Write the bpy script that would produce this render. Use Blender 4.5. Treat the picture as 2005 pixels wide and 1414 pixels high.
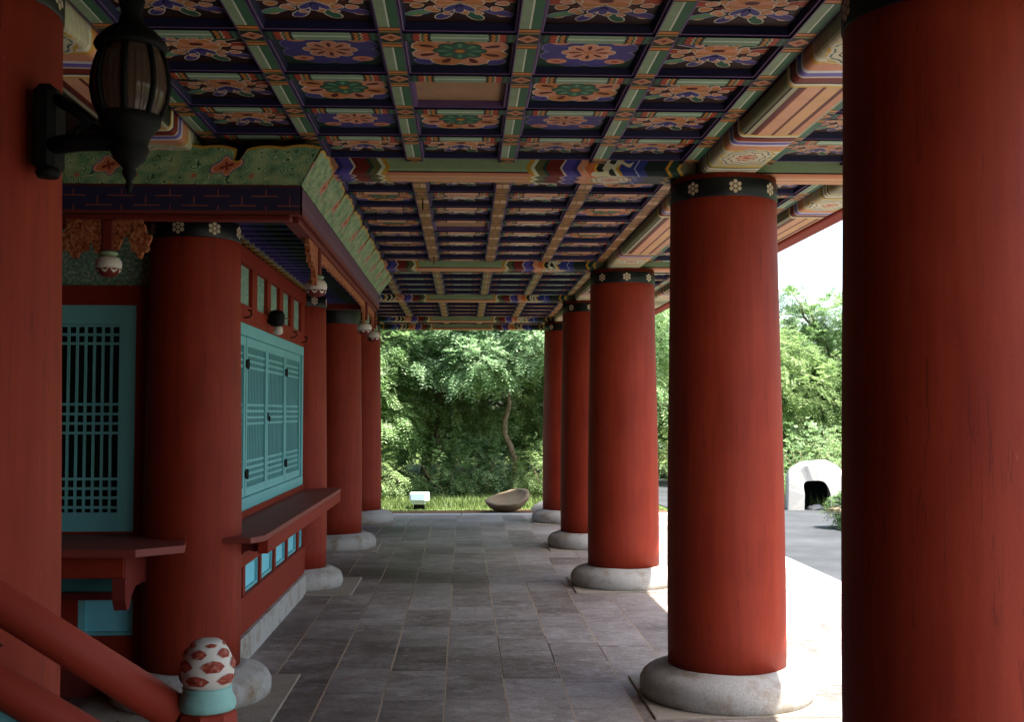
import bpy, math, random
from math import sin, cos, pi, radians, sqrt, atan2
from mathutils import Vector, Matrix
random.seed(7)
S = bpy.context.scene
C = S.collection
for o in list(bpy.data.objects): bpy.data.objects.remove(o)

# ---------------------------------------------------------------- camera, sky, sun, exposure
cd = bpy.data.cameras.new("camera"); cam = bpy.data.objects.new("camera", cd); C.objects.link(cam)
cd.sensor_width = 36.0; cd.lens = 36.0 * 2250 / 2005; cd.clip_start = 0.05; cd.clip_end = 600
YAW, PITCH = radians(2.403), radians(2.57)
cam.location = (0, 0, 1.7)
cam.rotation_euler = (pi/2 + PITCH, 0, -YAW)
S.camera = cam
SUN = Vector((1.0, -0.75, 2.6)).normalized()
W = bpy.data.worlds.new("World"); S.world = W; W.use_nodes = True
nt = W.node_tree; nt.nodes.clear()
wo = nt.nodes.new('ShaderNodeOutputWorld'); bg = nt.nodes.new('ShaderNodeBackground'); sky = nt.nodes.new('ShaderNodeTexSky')
sky.sky_type = 'NISHITA'; sky.sun_disc = False
sky.sun_elevation = math.asin(SUN.z); sky.sun_rotation = atan2(SUN.x, SUN.y)
sky.air_density = 1.0; sky.dust_density = 3.0; sky.ozone_density = 1.0; sky.altitude = 50
bg.inputs[1].default_value = 0.15
nt.links.new(sky.outputs[0], bg.inputs[0]); nt.links.new(bg.outputs[0], wo.inputs[0])
sd = bpy.data.lights.new("sun", 'SUN'); so = bpy.data.objects.new("sun", sd); C.objects.link(so)
sd.energy = 5.0; sd.angle = radians(0.6); sd.color = (1.0, 0.97, 0.92)
so.rotation_euler = SUN.to_track_quat('Z', 'Y').to_euler(); so.location = (6, -4, 12)
S.view_settings.view_transform = 'Standard'; S.view_settings.look = 'None'
S.view_settings.exposure = 2.12; S.view_settings.gamma = 1.0
S.cycles.max_bounces = 8; S.cycles.diffuse_bounces = 5

# ---------------------------------------------------------------- object helpers
def tag(o, label=None, cat=None, group=None, kind=None):
    if label: o['label'] = label
    if cat: o['category'] = cat
    if group: o['group'] = group
    if label or kind: o['kind'] = kind or 'thing'
    return o
def thing(name, label, cat, loc=(0,0,0), group=None, rz=0):
    o = bpy.data.objects.new(name, None); C.objects.link(o); o.location = loc; o.rotation_euler = (0,0,rz)
    o.empty_display_size = 0.1
    return tag(o, label, cat, group)
def copy_tree(o, parent=None):
    c = o.copy(); C.objects.link(c); c.parent = parent
    for ch in list(o.children): copy_tree(ch, c)
    return c
def basename(o):
    return o.name.split('.')[0]

class MB:
    "collects faces, builds one mesh object"
    def __init__(s): s.v=[]; s.f=[]; s.m=[]; s.uv=[]; s.mats=[]; s.sm=[]
    def mi(s, mat):
        if mat not in s.mats: s.mats.append(mat)
        return s.mats.index(mat)
    def face(s, pts, mat, uv=None, smooth=False):
        n=len(s.v); s.v += [tuple(p) for p in pts]; s.f.append(tuple(range(n,n+len(pts))))
        s.m.append(s.mi(mat)); s.uv.append(uv or [(0,0)]*len(pts)); s.sm.append(smooth)
    def idx(s, verts, faces, mat, uvs=None, smooth=False):
        n=len(s.v); s.v += [tuple(p) for p in verts]; k=s.mi(mat)
        for i,f in enumerate(faces):
            s.f.append(tuple(n+j for j in f)); s.m.append(k)
            s.uv.append([uvs[j] for j in f] if uvs else [(0,0)]*len(f)); s.sm.append(smooth)
    def box(s, x0,x1,y0,y1,z0,z1, mat, b=0.0):
        if x0>x1:x0,x1=x1,x0
        if y0>y1:y0,y1=y1,y0
        if z0>z1:z0,z1=z1,z0
        b=min(b,(x1-x0)*.4,(y1-y0)*.4,(z1-z0)*.4)
        if b<=0:
            v=[(x,y,z) for z in (z0,z1) for y in (y0,y1) for x in (x0,x1)]
            s.idx(v,[(0,2,3,1),(4,5,7,6),(0,1,5,4),(2,6,7,3),(0,4,6,2),(1,3,7,5)],mat); return
        # chamfered box
        xs=(x0,x0+b,x1-b,x1); ys=(y0,y0+b,y1-b,y1); zs=(z0,z0+b,z1-b,z1)
        V={}; v=[]
        def g(i,j,k):
            key=(i,j,k)
            if key not in V: V[key]=len(v); v.append((xs[i],ys[j],zs[k]))
            return V[key]
        F=[]
        for k,fl in ((0,0),(3,1)):
            q=[g(1,1,k),g(2,1,k),g(2,2,k),g(1,2,k)]; F.append(q if fl else q[::-1])
            q=[g(1,k,1),g(2,k,1),g(2,k,2),g(1,k,2)]; F.append(q[::-1] if fl else q)
            q=[g(k,1,1),g(k,2,1),g(k,2,2),g(k,1,2)]; F.append(q if fl else q[::-1])
        for a in (0,3):
            for c in (0,3):
                aa=1 if a==0 else 2; cc=1 if c==0 else 2
                q=[g(1,a,cc),g(2,a,cc),g(2,aa,c),g(1,aa,c)]; F.append(q if (a==3)==(c==3) else q[::-1]) if 0 else F.append(q)
                q=[g(a,1,cc),g(a,2,cc),g(aa,2,c),g(aa,1,c)]; F.append(q)
                q=[g(a,cc,1),g(a,cc,2),g(aa,c,2),g(aa,c,1)]; F.append(q)
                for e in (0,3):
                    ee=1 if e==0 else 2
                    F.append([g(a,cc,ee),g(aa,c,ee),g(aa,cc,e)])
        s.idx(v,F,mat)
    def lathe(s, prof, mat, c=(0,0,0), n=32, smooth=True, sx=1, sy=1, mats=None):
        v=[];F=[];uv=[]
        for r,z in prof:
            for i in range(n):
                a=2*pi*i/n; v.append((c[0]+r*sx*cos(a), c[1]+r*sy*sin(a), c[2]+z)); uv.append((i/n,z))
        for j in range(len(prof)-1):
            for i in range(n):
                k=(i+1)%n; F.append((j*n+i,j*n+k,(j+1)*n+k,(j+1)*n+i))
        s.idx(v,F,mat,uv,smooth)
        s.face([v[i] for i in range(n)][::-1],mat); s.face([v[(len(prof)-1)*n+i] for i in range(n)],mat)
    def tube(s, pts, rad, mat, n=10, smooth=True, cap=True):
        pts=[Vector(p) for p in pts]
        if not hasattr(rad,'__len__'): rad=[rad]*len(pts)
        v=[];F=[]; up=None
        for i,p in enumerate(pts):
            t=(pts[min(i+1,len(pts)-1)]-pts[max(i-1,0)]).normalized()
            if up is None: up = Vector((0,0,1)) if abs(t.z)<.9 else Vector((1,0,0))
            x=t.cross(up)
            if x.length<1e-4: x=t.cross(Vector((0,1,0)))
            x.normalize(); y=x.cross(t).normalized(); up=y
            for k in range(n):
                a=2*pi*k/n; v.append(p+(x*cos(a)+y*sin(a))*rad[i])
        for i in range(len(pts)-1):
            for k in range(n):
                q=(k+1)%n; F.append((i*n+k,i*n+q,(i+1)*n+q,(i+1)*n+k))
        s.idx(v,F,mat,None,smooth)
        if cap:
            s.face(v[:n][::-1],mat); s.face(v[-n:],mat)
    def prism(s, poly, fn, d0, d1, mat, matside=None):
        "poly 2-D outline, fn(a,b,d)->3-D, extruded from d0 to d1"
        ms=matside or mat
        s.face([fn(a,b,d0) for a,b in poly],mat); s.face([fn(a,b,d1) for a,b in poly][::-1],mat)
        n=len(poly)
        for i in range(n):
            a=poly[i];b=poly[(i+1)%n]; s.face([fn(*a,d0),fn(*a,d1),fn(*b,d1),fn(*b,d0)],ms)
    def mesh(s,name):
        me=bpy.data.meshes.new(name); me.from_pydata(s.v,[],s.f)
        for m in s.mats: me.materials.append(m)
        me.polygons.foreach_set('material_index',s.m); me.polygons.foreach_set('use_smooth',s.sm)
        l=me.uv_layers.new(name='paint'); fl=[c for u in s.uv for q in u for c in q]; l.data.foreach_set('uv',fl)
        me.update(); return me
    def build(s,name,parent=None,fixn=True):
        me=s.mesh(name)
        if fixn:
            import bmesh
            bm=bmesh.new(); bm.from_mesh(me); bmesh.ops.remove_doubles(bm,verts=bm.verts,dist=1e-5)
            bmesh.ops.recalc_face_normals(bm,faces=bm.faces); bm.to_mesh(me); bm.free()
        o=bpy.data.objects.new(name,me); C.objects.link(o); o.parent=parent
        return o
def inst(name, me, parent, loc=(0,0,0)):
    o=bpy.data.objects.new(name,me); C.objects.link(o); o.parent=parent; o.location=loc; return o

# ---------------------------------------------------------------- material helpers
def lin(c):
    if isinstance(c,str): c=tuple(int(c[i:i+2],16)/255 for i in (0,2,4))
    return tuple((x/12.92 if x<=.04045 else ((x+.055)/1.055)**2.4) for x in c)+(1.0,)
class E:
    def __init__(s,nt,sock): s.nt=nt; s.k=sock
    def op(s,o,b=None,c=None):
        n=s.nt.nodes.new('ShaderNodeMath'); n.operation=o
        for i,x in enumerate((s,b,c)):
            if x is None: continue
            if isinstance(x,E): s.nt.links.new(x.k,n.inputs[i])
            else: n.inputs[i].default_value=x
        return E(s.nt,n.outputs[0])
    def __add__(s,b): return s.op('ADD',b)
    def __sub__(s,b): return s.op('SUBTRACT',b)
    def __mul__(s,b): return s.op('MULTIPLY',b)
    def __truediv__(s,b): return s.op('DIVIDE',b)
    def abs(s): return s.op('ABSOLUTE')
    def frac(s): return s.op('FRACT')
    def lt(s,b): return s.op('LESS_THAN',b)
    def gt(s,b): return s.op('GREATER_THAN',b)
    def min(s,b): return s.op('MINIMUM',b)
    def max(s,b): return s.op('MAXIMUM',b)
    def floor(s): return s.op('FLOOR')
    def sqrt(s): return s.op('SQRT')
    def tri(s,p): return s.op('PINGPONG',p)
class Mat:
    def __init__(s,name,rough=.6,spec=.3):
        s.m=bpy.data.materials.new(name); s.m.use_nodes=True; s.nt=s.m.node_tree
        s.b=s.nt.nodes['Principled BSDF']; s.b.inputs['Roughness'].default_value=rough
        s.b.inputs['Specular IOR Level'].default_value=spec
    def n(s,t): return s.nt.nodes.new(t)
    def link(s,a,b): s.nt.links.new(a,b)
    def uv(s):
        u=s.n('ShaderNodeUVMap'); u.uv_map='paint'; x=s.n('ShaderNodeSeparateXYZ'); s.link(u.outputs[0],x.inputs[0])
        return E(s.nt,x.outputs[0]),E(s.nt,x.outputs[1])
    def pos(s,obj=False):
        if obj:
            g=s.n('ShaderNodeTexCoord'); k=g.outputs['Object']
        else:
            g=s.n('ShaderNodeNewGeometry'); k=g.outputs['Position']
        x=s.n('ShaderNodeSeparateXYZ'); s.link(k,x.inputs[0]); s.pk=k
        return [E(s.nt,x.outputs[i]) for i in range(3)]
    def comb(s,x,y,z):
        n=s.n('ShaderNodeCombineXYZ')
        for i,a in enumerate((x,y,z)):
            if isinstance(a,E): s.link(a.k,n.inputs[i])
            else: n.inputs[i].default_value=a
        return n.outputs[0]
    def noise(s,vec,scale,detail=3,rough=.6):
        n=s.n('ShaderNodeTexNoise'); n.inputs['Scale'].default_value=scale; n.inputs['Detail'].default_value=detail
        n.inputs['Roughness'].default_value=rough
        if vec is not None: s.link(vec,n.inputs['Vector'])
        return E(s.nt,n.outputs[0])
    def white(s,vec):
        n=s.n('ShaderNodeTexWhiteNoise'); n.noise_dimensions='3D'; s.link(vec,n.inputs[0]); return E(s.nt,n.outputs[0])
    def ramp(s,fac,stops,interp='CONSTANT'):
        r=s.n('ShaderNodeValToRGB'); r.color_ramp.interpolation=interp; el=r.color_ramp.elements
        while len(el)>1: el.remove(el[-1])
        for i,(p,c) in enumerate(stops):
            e=el[0] if i==0 else el.new(p); e.position=p; e.color=lin(c) if isinstance(c,str) else tuple(c)+(1,) if len(c)==3 else c
        s.link(fac.k,r.inputs[0]); return r.outputs[0]
    def mix(s,f,a,b,mode='MIX'):
        n=s.n('ShaderNodeMix'); n.data_type='RGBA'; n.blend_type=mode
        for x,i in ((f,0),(a,6),(b,7)):
            if isinstance(x,E): s.link(x.k,n.inputs[i])
            elif isinstance(x,str): n.inputs[i].default_value=lin(x)
            elif isinstance(x,(int,float)): n.inputs[i].default_value=x
            elif isinstance(x,tuple): n.inputs[i].default_value=(x+(1,))[:4]
            else: s.link(x,n.inputs[i])
        return n.outputs[2]
    def out(s,col):
        if isinstance(col,str): s.b.inputs['Base Color'].default_value=lin(col)
        else: s.link(col,s.b.inputs['Base Color'])
        return s
    def bump(s,h,strength=.3,dist=.01):
        n=s.n('ShaderNodeBump'); n.inputs['Strength'].default_value=strength; n.inputs['Distance'].default_value=dist
        s.link(h.k,n.inputs['Height']); s.link(n.outputs[0],s.b.inputs['Normal']); return s
def weather(M, col, amt=.25, scale=3.0, bump=.15, fine=40, bd=.004, dim=1.0, orand=0):
    "slow tone variation, small scuffs and a fine bump"
    M.pos(); a=M.noise(M.pk,scale,4); b=M.noise(M.pk,fine,3)
    k=(a-.5)*(amt*2)+1.0; k=(k+(b-.5)*(amt*.8))*dim
    if orand:
        oi=M.n('ShaderNodeObjectInfo'); k=k*((E(M.nt,oi.outputs['Random'])-.5)*orand+1.0)
    n=M.n('ShaderNodeVectorMath'); n.operation='SCALE'
    if isinstance(col,str):
        n.inputs[0].default_value=lin(col)[:3]
    else: M.link(col,n.inputs[0])
    M.link(k.k,n.inputs['Scale']); M.link(n.outputs[0],M.b.inputs['Base Color'])
    if bump: M.bump(b,bump,bd)
    return M.m
def simple(name,col,rough=.6,spec=.3,amt=.18,scale=3,fine=45,bump=.12,metal=0):
    M=Mat(name,rough,spec); M.b.inputs['Metallic'].default_value=metal
    return weather(M,col,amt,scale,bump,fine)

RED='8e2e20'; 
m_red   = simple('red_paint','802817',.65,.15,.14,2.2,60,.10)
# column paint: vertical brush streaks and faint scuffs
M=Mat('column_red_paint',.62,.18); p=M.pos(True)
st=M.noise(M.comb(p[0]*9,p[1]*9,p[2]*.7),2.0,4); fi=M.noise(M.pk,70,2); bl=M.noise(M.pk,1.6,3)
col=M.ramp(st*.5+bl*.5,[(0.3,'712010'),(0.5,'832a16'),(0.7,'8f341f')],'LINEAR')
sc=M.noise(M.comb(p[0]*3,p[1]*3,p[2]*1.2),5,5,.7)
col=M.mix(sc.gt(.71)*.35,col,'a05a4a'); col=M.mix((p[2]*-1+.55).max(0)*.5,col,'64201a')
ck=M.noise(M.comb(p[0]*9,p[1]*9,p[2]*.22),1.6,5,.6); ckm=M.noise(M.comb(p[0]*2,p[1]*2,p[2]*.9),1.5,2)
crk=(ck-.5).abs().lt(.0045)*(ckm.gt(.50)); col=M.mix(crk*.55,col,'3a0f08')
pt=M.noise(M.comb(p[0]*2+7,p[1]*2,p[2]*1.1),1.2,3,.5); col=M.mix((pt-.5).max(0)*1.6,col,'6f2415'); chp=M.noise(M.pk,26,4,.7); col=M.mix(chp.gt(.74)*((p[2]*-1+.9).max(0).min(1.0)),col,'b98f7c')
M.out(col).bump(fi*.5+st*.6-crk*1.5+pt*1.5,.22,.006); m_col=M.m
m_dkred = simple('worn_red_board','66221b',.6,.25,.3,2.0,35,.2)
m_ctop  = simple('counter_top_paint','7b2e24',.6,.45,.22,3,40,.1)
m_teal  = simple('teal_paint','6cb0b5',.5,.3,.12,3,50,.1)
m_tealbk= simple('shaded_teal','4b8a90',.7,.2,.15,4,80,.05)
m_tealbk2= simple('window_screen','1d3a3d',.7,.2,.15,4,80,.05)
m_tealp = simple('light_teal_panel','7accdb',.5,.3,.10,4,50,.05)
m_dark  = simple('dark_interior','1a2120',.8,.1,.1)
m_iron  = simple('black_iron','070707',.7,.2,.2,5,60,.15)
m_granite_d=None
def granite(name,base,dark,amt=.5):
    M=Mat(name,.8,.2); M.pos(); a=M.noise(M.pk,140,2,.7); b=M.noise(M.pk,5,5,.65); c=M.noise(M.pk,22,4,.7)
    col=M.ramp(a,[(.32,dark),(.48,base),(.66,base),(.75,'cfcac0')],'LINEAR')
    col=M.mix((b-.5).max(0)*(amt*8),col,'7a6448'); col=M.mix((c-.6).max(0)*(amt*3),col,'57493b')
    M.out(col).bump(a*.4+c,.35,.006); return M.m
m_gran = granite('granite','a5a19a','7e7b76')
m_slab = granite('granite_slab','94897a','726a60',.25)
m_kerb = granite('kerb_stone','aaa8a2','8c8a86',.1)
m_basalt = granite('rough_basalt','766853','453b2f',.4)
m_plast = granite('whitewashed_stone','b9b6ae','98958e',.2)
m_fl_o='c4713f'
def pig(name,c): return weather(Mat(name,.6,.25),c,.3,9,.05,60,dim=.72,orand=.35)
P={k:pig('paint_'+k,c) for k,c in dict(orange='c27f45',salmon='d08f6d',brown='5a1f17',purple='463f80',navy='171a3e',green='2c5f45',
    dkgreen='1b3a2b',pale='97ac86',cream='d8cdb0',ochre='b98a25',black='0f0d0c',ground='2a1410',tan='a3805c',mauve='6b5078',red='a33e24',lilac='8f84b4',leaf='5d8f63').items()}

# ---------------------------------------------------------------- floor, terrace, ground
def floor_material():
    M=Mat('stone_tile_floor',.55,.35); x,y,z=M.pos()
    wx=(M.noise(M.pk,1.3,2)-.5)*.012
    cx=(x+.11+wx)/.3667; ci=cx.floor(); fx=(cx.frac()-.5).abs()
    off=M.white(M.comb(ci,3.0,1.0)); L=M.white(M.comb(ci,9.0,4.0))*.25+.62
    cy=(y+wx)/L+off*5.0; cj=cy.floor(); fy=(cy.frac()-.5).abs()
    jx=((fx*-1+.5)*.3667).lt(.0056); jy=((fy*-1+.5)*L).lt(.0035)
    tone=M.white(M.comb(ci,cj,7.0)); tone2=M.white(M.comb(cj,ci,2.0))
    streak=M.noise(M.comb(x*2.6,y*4.2,tone*9),1.3,6,.68); big=M.noise(M.pk,.7,4,.6); fine=M.noise(M.pk,120,3,.7); mid=M.noise(M.comb(x*5,y*6,tone2*3),2.6,6,.75); pit=M.noise(M.pk,48,3,.6)
    v=streak*.30+tone*.13+big*.38+mid*.42-.16
    col=M.ramp(v,[(.25,'453b34'),(.37,'71655c'),(.49,'998e86'),(.66,'bfb8b2')],'LINEAR')
    col=M.mix((fine-.5)*1.2+.12,col,'4d423d'); col=M.mix(pit.lt(.39)*.5,col,'2a2220')
    sc=M.noise(M.comb(x*5,y*7,1.0),1.4,6,.75); col=M.mix((sc-.56).max(0)*4.5,col,'bdb8b6')
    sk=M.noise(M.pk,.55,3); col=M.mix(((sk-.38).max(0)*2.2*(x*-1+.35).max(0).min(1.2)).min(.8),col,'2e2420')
    joint=M.ramp(M.white(M.comb(ci,cj.floor(),5.0)),[(0,'a8937a'),(.5,'8a7660'),(.82,'4a3b32')])
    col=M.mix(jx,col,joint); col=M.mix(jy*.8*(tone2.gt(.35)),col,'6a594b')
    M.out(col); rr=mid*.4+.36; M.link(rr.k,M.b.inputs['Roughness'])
    M.bump(fine*.25+mid*.8-(jx.max(jy))*1.2,.35,.006); return M.m
m_floor=floor_material()
b=MB(); b.box(-9,3.50,-6,19.10,-.30,0,m_floor); f=b.build('terrace_floor'); tag(f,kind='structure')
# kerb: right side and far end
b=MB()
for i in range(26):
    y0=-6+i*1.0; y1=y0+.994
    if y1>19.10: y1=19.10
    if y0<19.10: b.box(3.503,3.80,y0,y1,-.3,.006,m_kerb,.012)
for i in range(10):
    x0=-9+i*1.28; b.box(x0,min(x0+1.274,3.80),19.103,19.42,-.3,.008,m_kerb,.012)
tag(b.build('terrace_kerb'),kind='structure')
M=Mat('grassy_soil',.95,.1); M.pos(); a=M.noise(M.pk,.9,5); c=M.noise(M.pk,14,5,.7); e=M.noise(M.pk,70,3)
col=M.ramp(a*.5+c*.5,[(.3,'2b2a16'),(.45,'47532a'),(.6,'5d6c38'),(.75,'6f6a48')],'LINEAR'); M.out(col).bump(c+e*.3,.6,.03); m_ground=M.m
b=MB(); b.face([(-250,-250,-.06),(250,-250,-.06),(250,250,-.06),(-250,250,-.06)],m_ground); tag(b.build('ground'),kind='structure')
M=Mat('asphalt',.85,.25); M.pos(); a=M.noise(M.pk,180,2,.8); c=M.noise(M.pk,1.2,4); col=M.ramp(a*.6+c*.4,[(.3,'2c2e30'),(.5,'3c3e40'),(.7,'565859')],'LINEAR')
M.out(col).bump(a,.5,.01); m_asph=M.m
LB=[(3.80,-8),(3.80,19.6),(3.7,22),(3.4,26),(3.0,31),(2.4,40)]
RB=[(16,-8),(14,6),(11.0,13.5),(8.2,17.2),(6.6,19.7),(6.05,21.4),(5.75,24.5),(5.5,28),(4.9,33),(4.2,40)]
b=MB(); b.face([(x,y,-.045) for x,y in LB]+[(x,y,-.045) for x,y in RB[::-1]],m_asph); tag(b.build('asphalt_road'),kind='structure')
M=Mat('bare_soil',.95,.1); M.pos(); c=M.noise(M.pk,25,5,.7); col=M.ramp(c,[(.35,'4a372a'),(.6,'6b5441'),(.8,'8a7560')],'LINEAR'); M.out(col).bump(c,.6,.02)
b=MB(); b.face([(-9,19.42,-.05),(3.7,19.42,-.05),(3.6,20.6,-.05),(1.5,20.9,-.05),(-1.2,20.5,-.05),(-4,20.9,-.05),(-9,20.6,-.05)],M.m); tag(b.build('soil_strip'),kind='structure')

# ---------------------------------------------------------------- columns
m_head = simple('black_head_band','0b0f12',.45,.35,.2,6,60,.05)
m_dot  = simple('cream_dots','c9b79c',.55,.3,.1,20,80,.0)
YC=[3.66,6.91,11.38,14.60,17.92]
def column(x,y,rb,rt,label,group,emb=0.0,pr=.52,slab=.52,zt=3.105,band=.106,dots=True):
    t=thing('red_column',label,'column',(x,y,0),group)
    b=MB(); b.box(-slab,slab,-slab,slab,-.05,.012,m_slab,.004); b.build('base_slab',t)
    b=MB()
    q=[(pr-.035,.0),(pr-.012,.018),(pr,.055),(pr-.002,.10),(pr-.02,.14),(pr-.055,.17),(rb+.055,.188),(rb+.045,.196),(rb+.02,.200),(rb-.05,.200)]
    b.lathe(q,m_gran,n=56)
    rp=random.Random(int(x*100+y*7)); ph=[rp.uniform(0,6.3) for _ in range(4)]
    b.v=[(vx*(1+.006*sin(3*atan2(vy,vx)+ph[0])+.004*sin(9*atan2(vy,vx)+vz*60+ph[1])+.003*sin(21*atan2(vy,vx)+ph[2])),vy*(1+.006*sin(3*atan2(vy,vx)+ph[0])+.004*sin(9*atan2(vy,vx)+vz*60+ph[1])+.003*sin(21*atan2(vy,vx)+ph[2])),vz+.002*sin(5*atan2(vy,vx)+ph[3])*(vz>.01)) for vx,vy,vz in b.v]
    b.build('plinth_stone',t)
    b=MB(); pr_=[]
    for i in range(15):
        k=i/14; z=.2+k*(zt-.2); r=rb+(rt-rb)*k + .012*sin(pi*min(1,k*1.2))*(1-k); pr_.append((r,z))
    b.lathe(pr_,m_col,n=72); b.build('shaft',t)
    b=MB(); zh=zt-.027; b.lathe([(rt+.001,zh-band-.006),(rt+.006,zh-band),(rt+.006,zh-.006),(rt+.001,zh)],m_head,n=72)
    # seven-dot blossoms round the band
    R_=rt+.0085
    for k in range(8 if dots else 0):
        a0=radians(-90+emb+45*k)
        for j in range(7):
            if j==6: da=dz=0
            else: da=.0275*sin(j*pi/3); dz=.0275*cos(j*pi/3)
            ac=a0+da/R_; zc=zh-.057+dz; pts=[]
            for q_ in range(10):
                aa=ac+.0122*cos(q_*pi/5)/R_; pts.append((R_*cos(aa),R_*sin(aa),zc+.0122*sin(q_*pi/5)))
            b.face(pts,m_dot)
    b.build('painted_head_band',t)
    return t
GR='large columns along the terrace edge'
column(1.58,YC[0],.355,.325,'huge red column closest to the viewer at the right side, running out of the frame',GR)
column(1.58,YC[1],.35,.318,'big red column with sunlit granite plinth, second in the right-hand row',GR)
column(1.58,YC[2],.35,.318,'red column third in the right-hand row, next after the big sunlit one',GR)
column(1.58,YC[3],.35,.318,'partly hidden red column fourth in the right-hand row, second from the garden',GR)
column(1.58,YC[4],.35,.318,'farthest red column of the right-hand row, beside the stone basin and trees',GR)
GL='red columns along the hall side'
column(-1.62,YC[0],.35,.325,'dark red column at the left edge carrying the black iron lantern',GL)
column(-1.62,6.99,.286,.262,'red column at the corner of the booth, behind the bud finial',GL,emb=-9.3,pr=.47,slab=.57,zt=2.865)
column(-1.62,11.36,.28,.26,'slim red column at the far end of the booth window wall',GL,emb=-4,pr=.44,slab=.58,zt=2.865)
column(-1.62,14.58,.34,.315,'wide red column in deep shade just behind the booth',GL,emb=10,pr=.52,slab=.56,band=.27,dots=False)  # plain band made deeper, its black standing in for shade at the column top
column(-1.62,17.98,.34,.315,'farthest red column on the left, beside the trees opening',GL,emb=10,pr=.53,slab=.56)

# ---------------------------------------------------------------- painted beams
def beam_material(name,half,bars,seq,ros=None,amp=.035,kv=9.0,scale=1.0):
    """u: metres from the middle, v: metres round the profile from the middle of the underside"""
    M=Mat(name,.6,.25); u,v=M.uv()
    d=u.abs()-half
    zig=((v*kv).tri(.5))*(amp*2)
    e=(d+zig-amp)
    stops=[]; p=0.0; tot=1.0
    for w,c in seq:
        stops.append((min(p/tot,.999),c)); p+=w*scale
    ends=M.ramp(e.max(0.0),stops)
    bar=M.ramp(v/.6+.5,bars)
    col=M.mix(e.gt(0.0),bar,ends)
    if ros:
        for (rd,rr,rv,stp) in ros:
            dx=(d-rd)/rr; dy=v/rv; r=(dx*dx+dy*dy).sqrt()
            # petal modulation
            an=dx.op('ARCTAN2',dy); pet=((an*8.0).op('SINE'))*.05
            rc=M.ramp((r+pet).min(1.0)*1.0,stp)
            col=M.mix(r.lt(1.0),col,rc)
    # swirls worked into the dark part
    M.pos(); w=M.n('ShaderNodeTexWave'); w.wave_type='RINGS'; w.inputs['Scale'].default_value=6; w.inputs['Distortion'].default_value=9; w.inputs['Detail'].default_value=1
    M.link(M.pk,w.inputs[0])
    col=M.mix(E(M.nt,w.outputs[1]).gt(.93)*(e.gt(.34))*(e.lt(.62)),col,'c9c4a0')
    return weather(M,col,.22,6,.05,55,dim=.85)
SEQ=[(.025,'b98a25'),(.022,'c9cfae'),(.05,'5a5a34'),(.02,'1b3a2b'),(.085,'6a1c14'),(.012,'cdbfa8'),(.06,'4e4392'),(.03,'2a2d6a'),(.045,'d08f6d'),(.055,'c86a38'),(.012,'d8b23a'),(.04,'16241d'),(.018,'c9c9a4'),(.04,'16241d'),(.018,'c9c9a4'),(.02,'b98a25'),(.09,'2a3478'),(.008,'9aa6c8'),(.05,'2a3478'),(.13,'16241d'),(.02,'b98a25'),(.05,'1b3a2b'),(.02,'c9a43a'),(.5,'75795a')]
BARS_T=[(0,'8fa57c'),(.26,'2a140e'),(.275,'c07c58'),(.335,'5a2a1c'),(.345,'c89468'),(.49,'7a3a28'),(.505,'c89468'),(.66,'5a2a1c'),(.67,'c07c58'),(.73,'2a140e'),(.745,'8fa57c')]
ROS=[(0,'b04a2c'),(.16,'d8a184'),(.34,'8a3a26'),(.42,'d9d0b4'),(.62,'1b2a22'),(.68,'cfc8ac'),(.86,'3b3f7a'),(.93,'d8b23a')]
m_bt=beam_material('cross_beam_paint',.40,BARS_T,SEQ,[(.52,.13,.11,ROS)])
m_bt2=beam_material('cross_beam_paint_wide',.46,BARS_T,SEQ,[(.50,.13,.11,ROS)])
SEQL=[(.02,'cfae4a'),(.03,'d9d3b8'),(.02,'3a1c14'),(.07,'7a2a1c'),(.02,'cdbfa8'),(.05,'6d60a8'),(.03,'cfd0cf'),(.09,'d08f6d'),(.04,'cf9a3a'),(.03,'d9d3b8'),(.34,'b9b392'),(.03,'cfae4a'),(.03,'5c6b5a'),(.04,'d9d3b8'),(.015,'3a1c14'),(.04,'cfc9a4'),(.02,'1f2b24'),(.03,'b4ae8c'),(.4,'8c8868')]
BARS_L=[(0,'4c4f3a'),(.10,'2a2a1c'),(.13,'7f8464'),(.255,'23150e'),(.27,'9c9a7c'),(.31,'5a2018'),(.355,'7a2f22'),(.375,'d09a76'),(.485,'6a2a1e'),(.515,'d0a070'),(.625,'5a2018'),(.66,'c58a66'),(.72,'9c9a7c'),(.76,'2a2a1c')]
ROSL=[(0,'b04a2c'),(.12,'d8a184'),(.30,'8a3a26'),(.36,'d9d0b4'),(.58,'1b2a22'),(.63,'cfc8ac'),(.80,'4a6a62'),(.86,'cfc8ac'),(.94,'c9a43a')]
m_bl=beam_material('long_beam_paint',.42,BARS_L,SEQL,[(.53,.21,.15,ROSL)],amp=.012,kv=3.0)
m_bl2=beam_material('long_beam_paint_wide',.95,BARS_L,SEQL,[(.53,.21,.15,ROSL)],amp=.012,kv=3.0)

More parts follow.
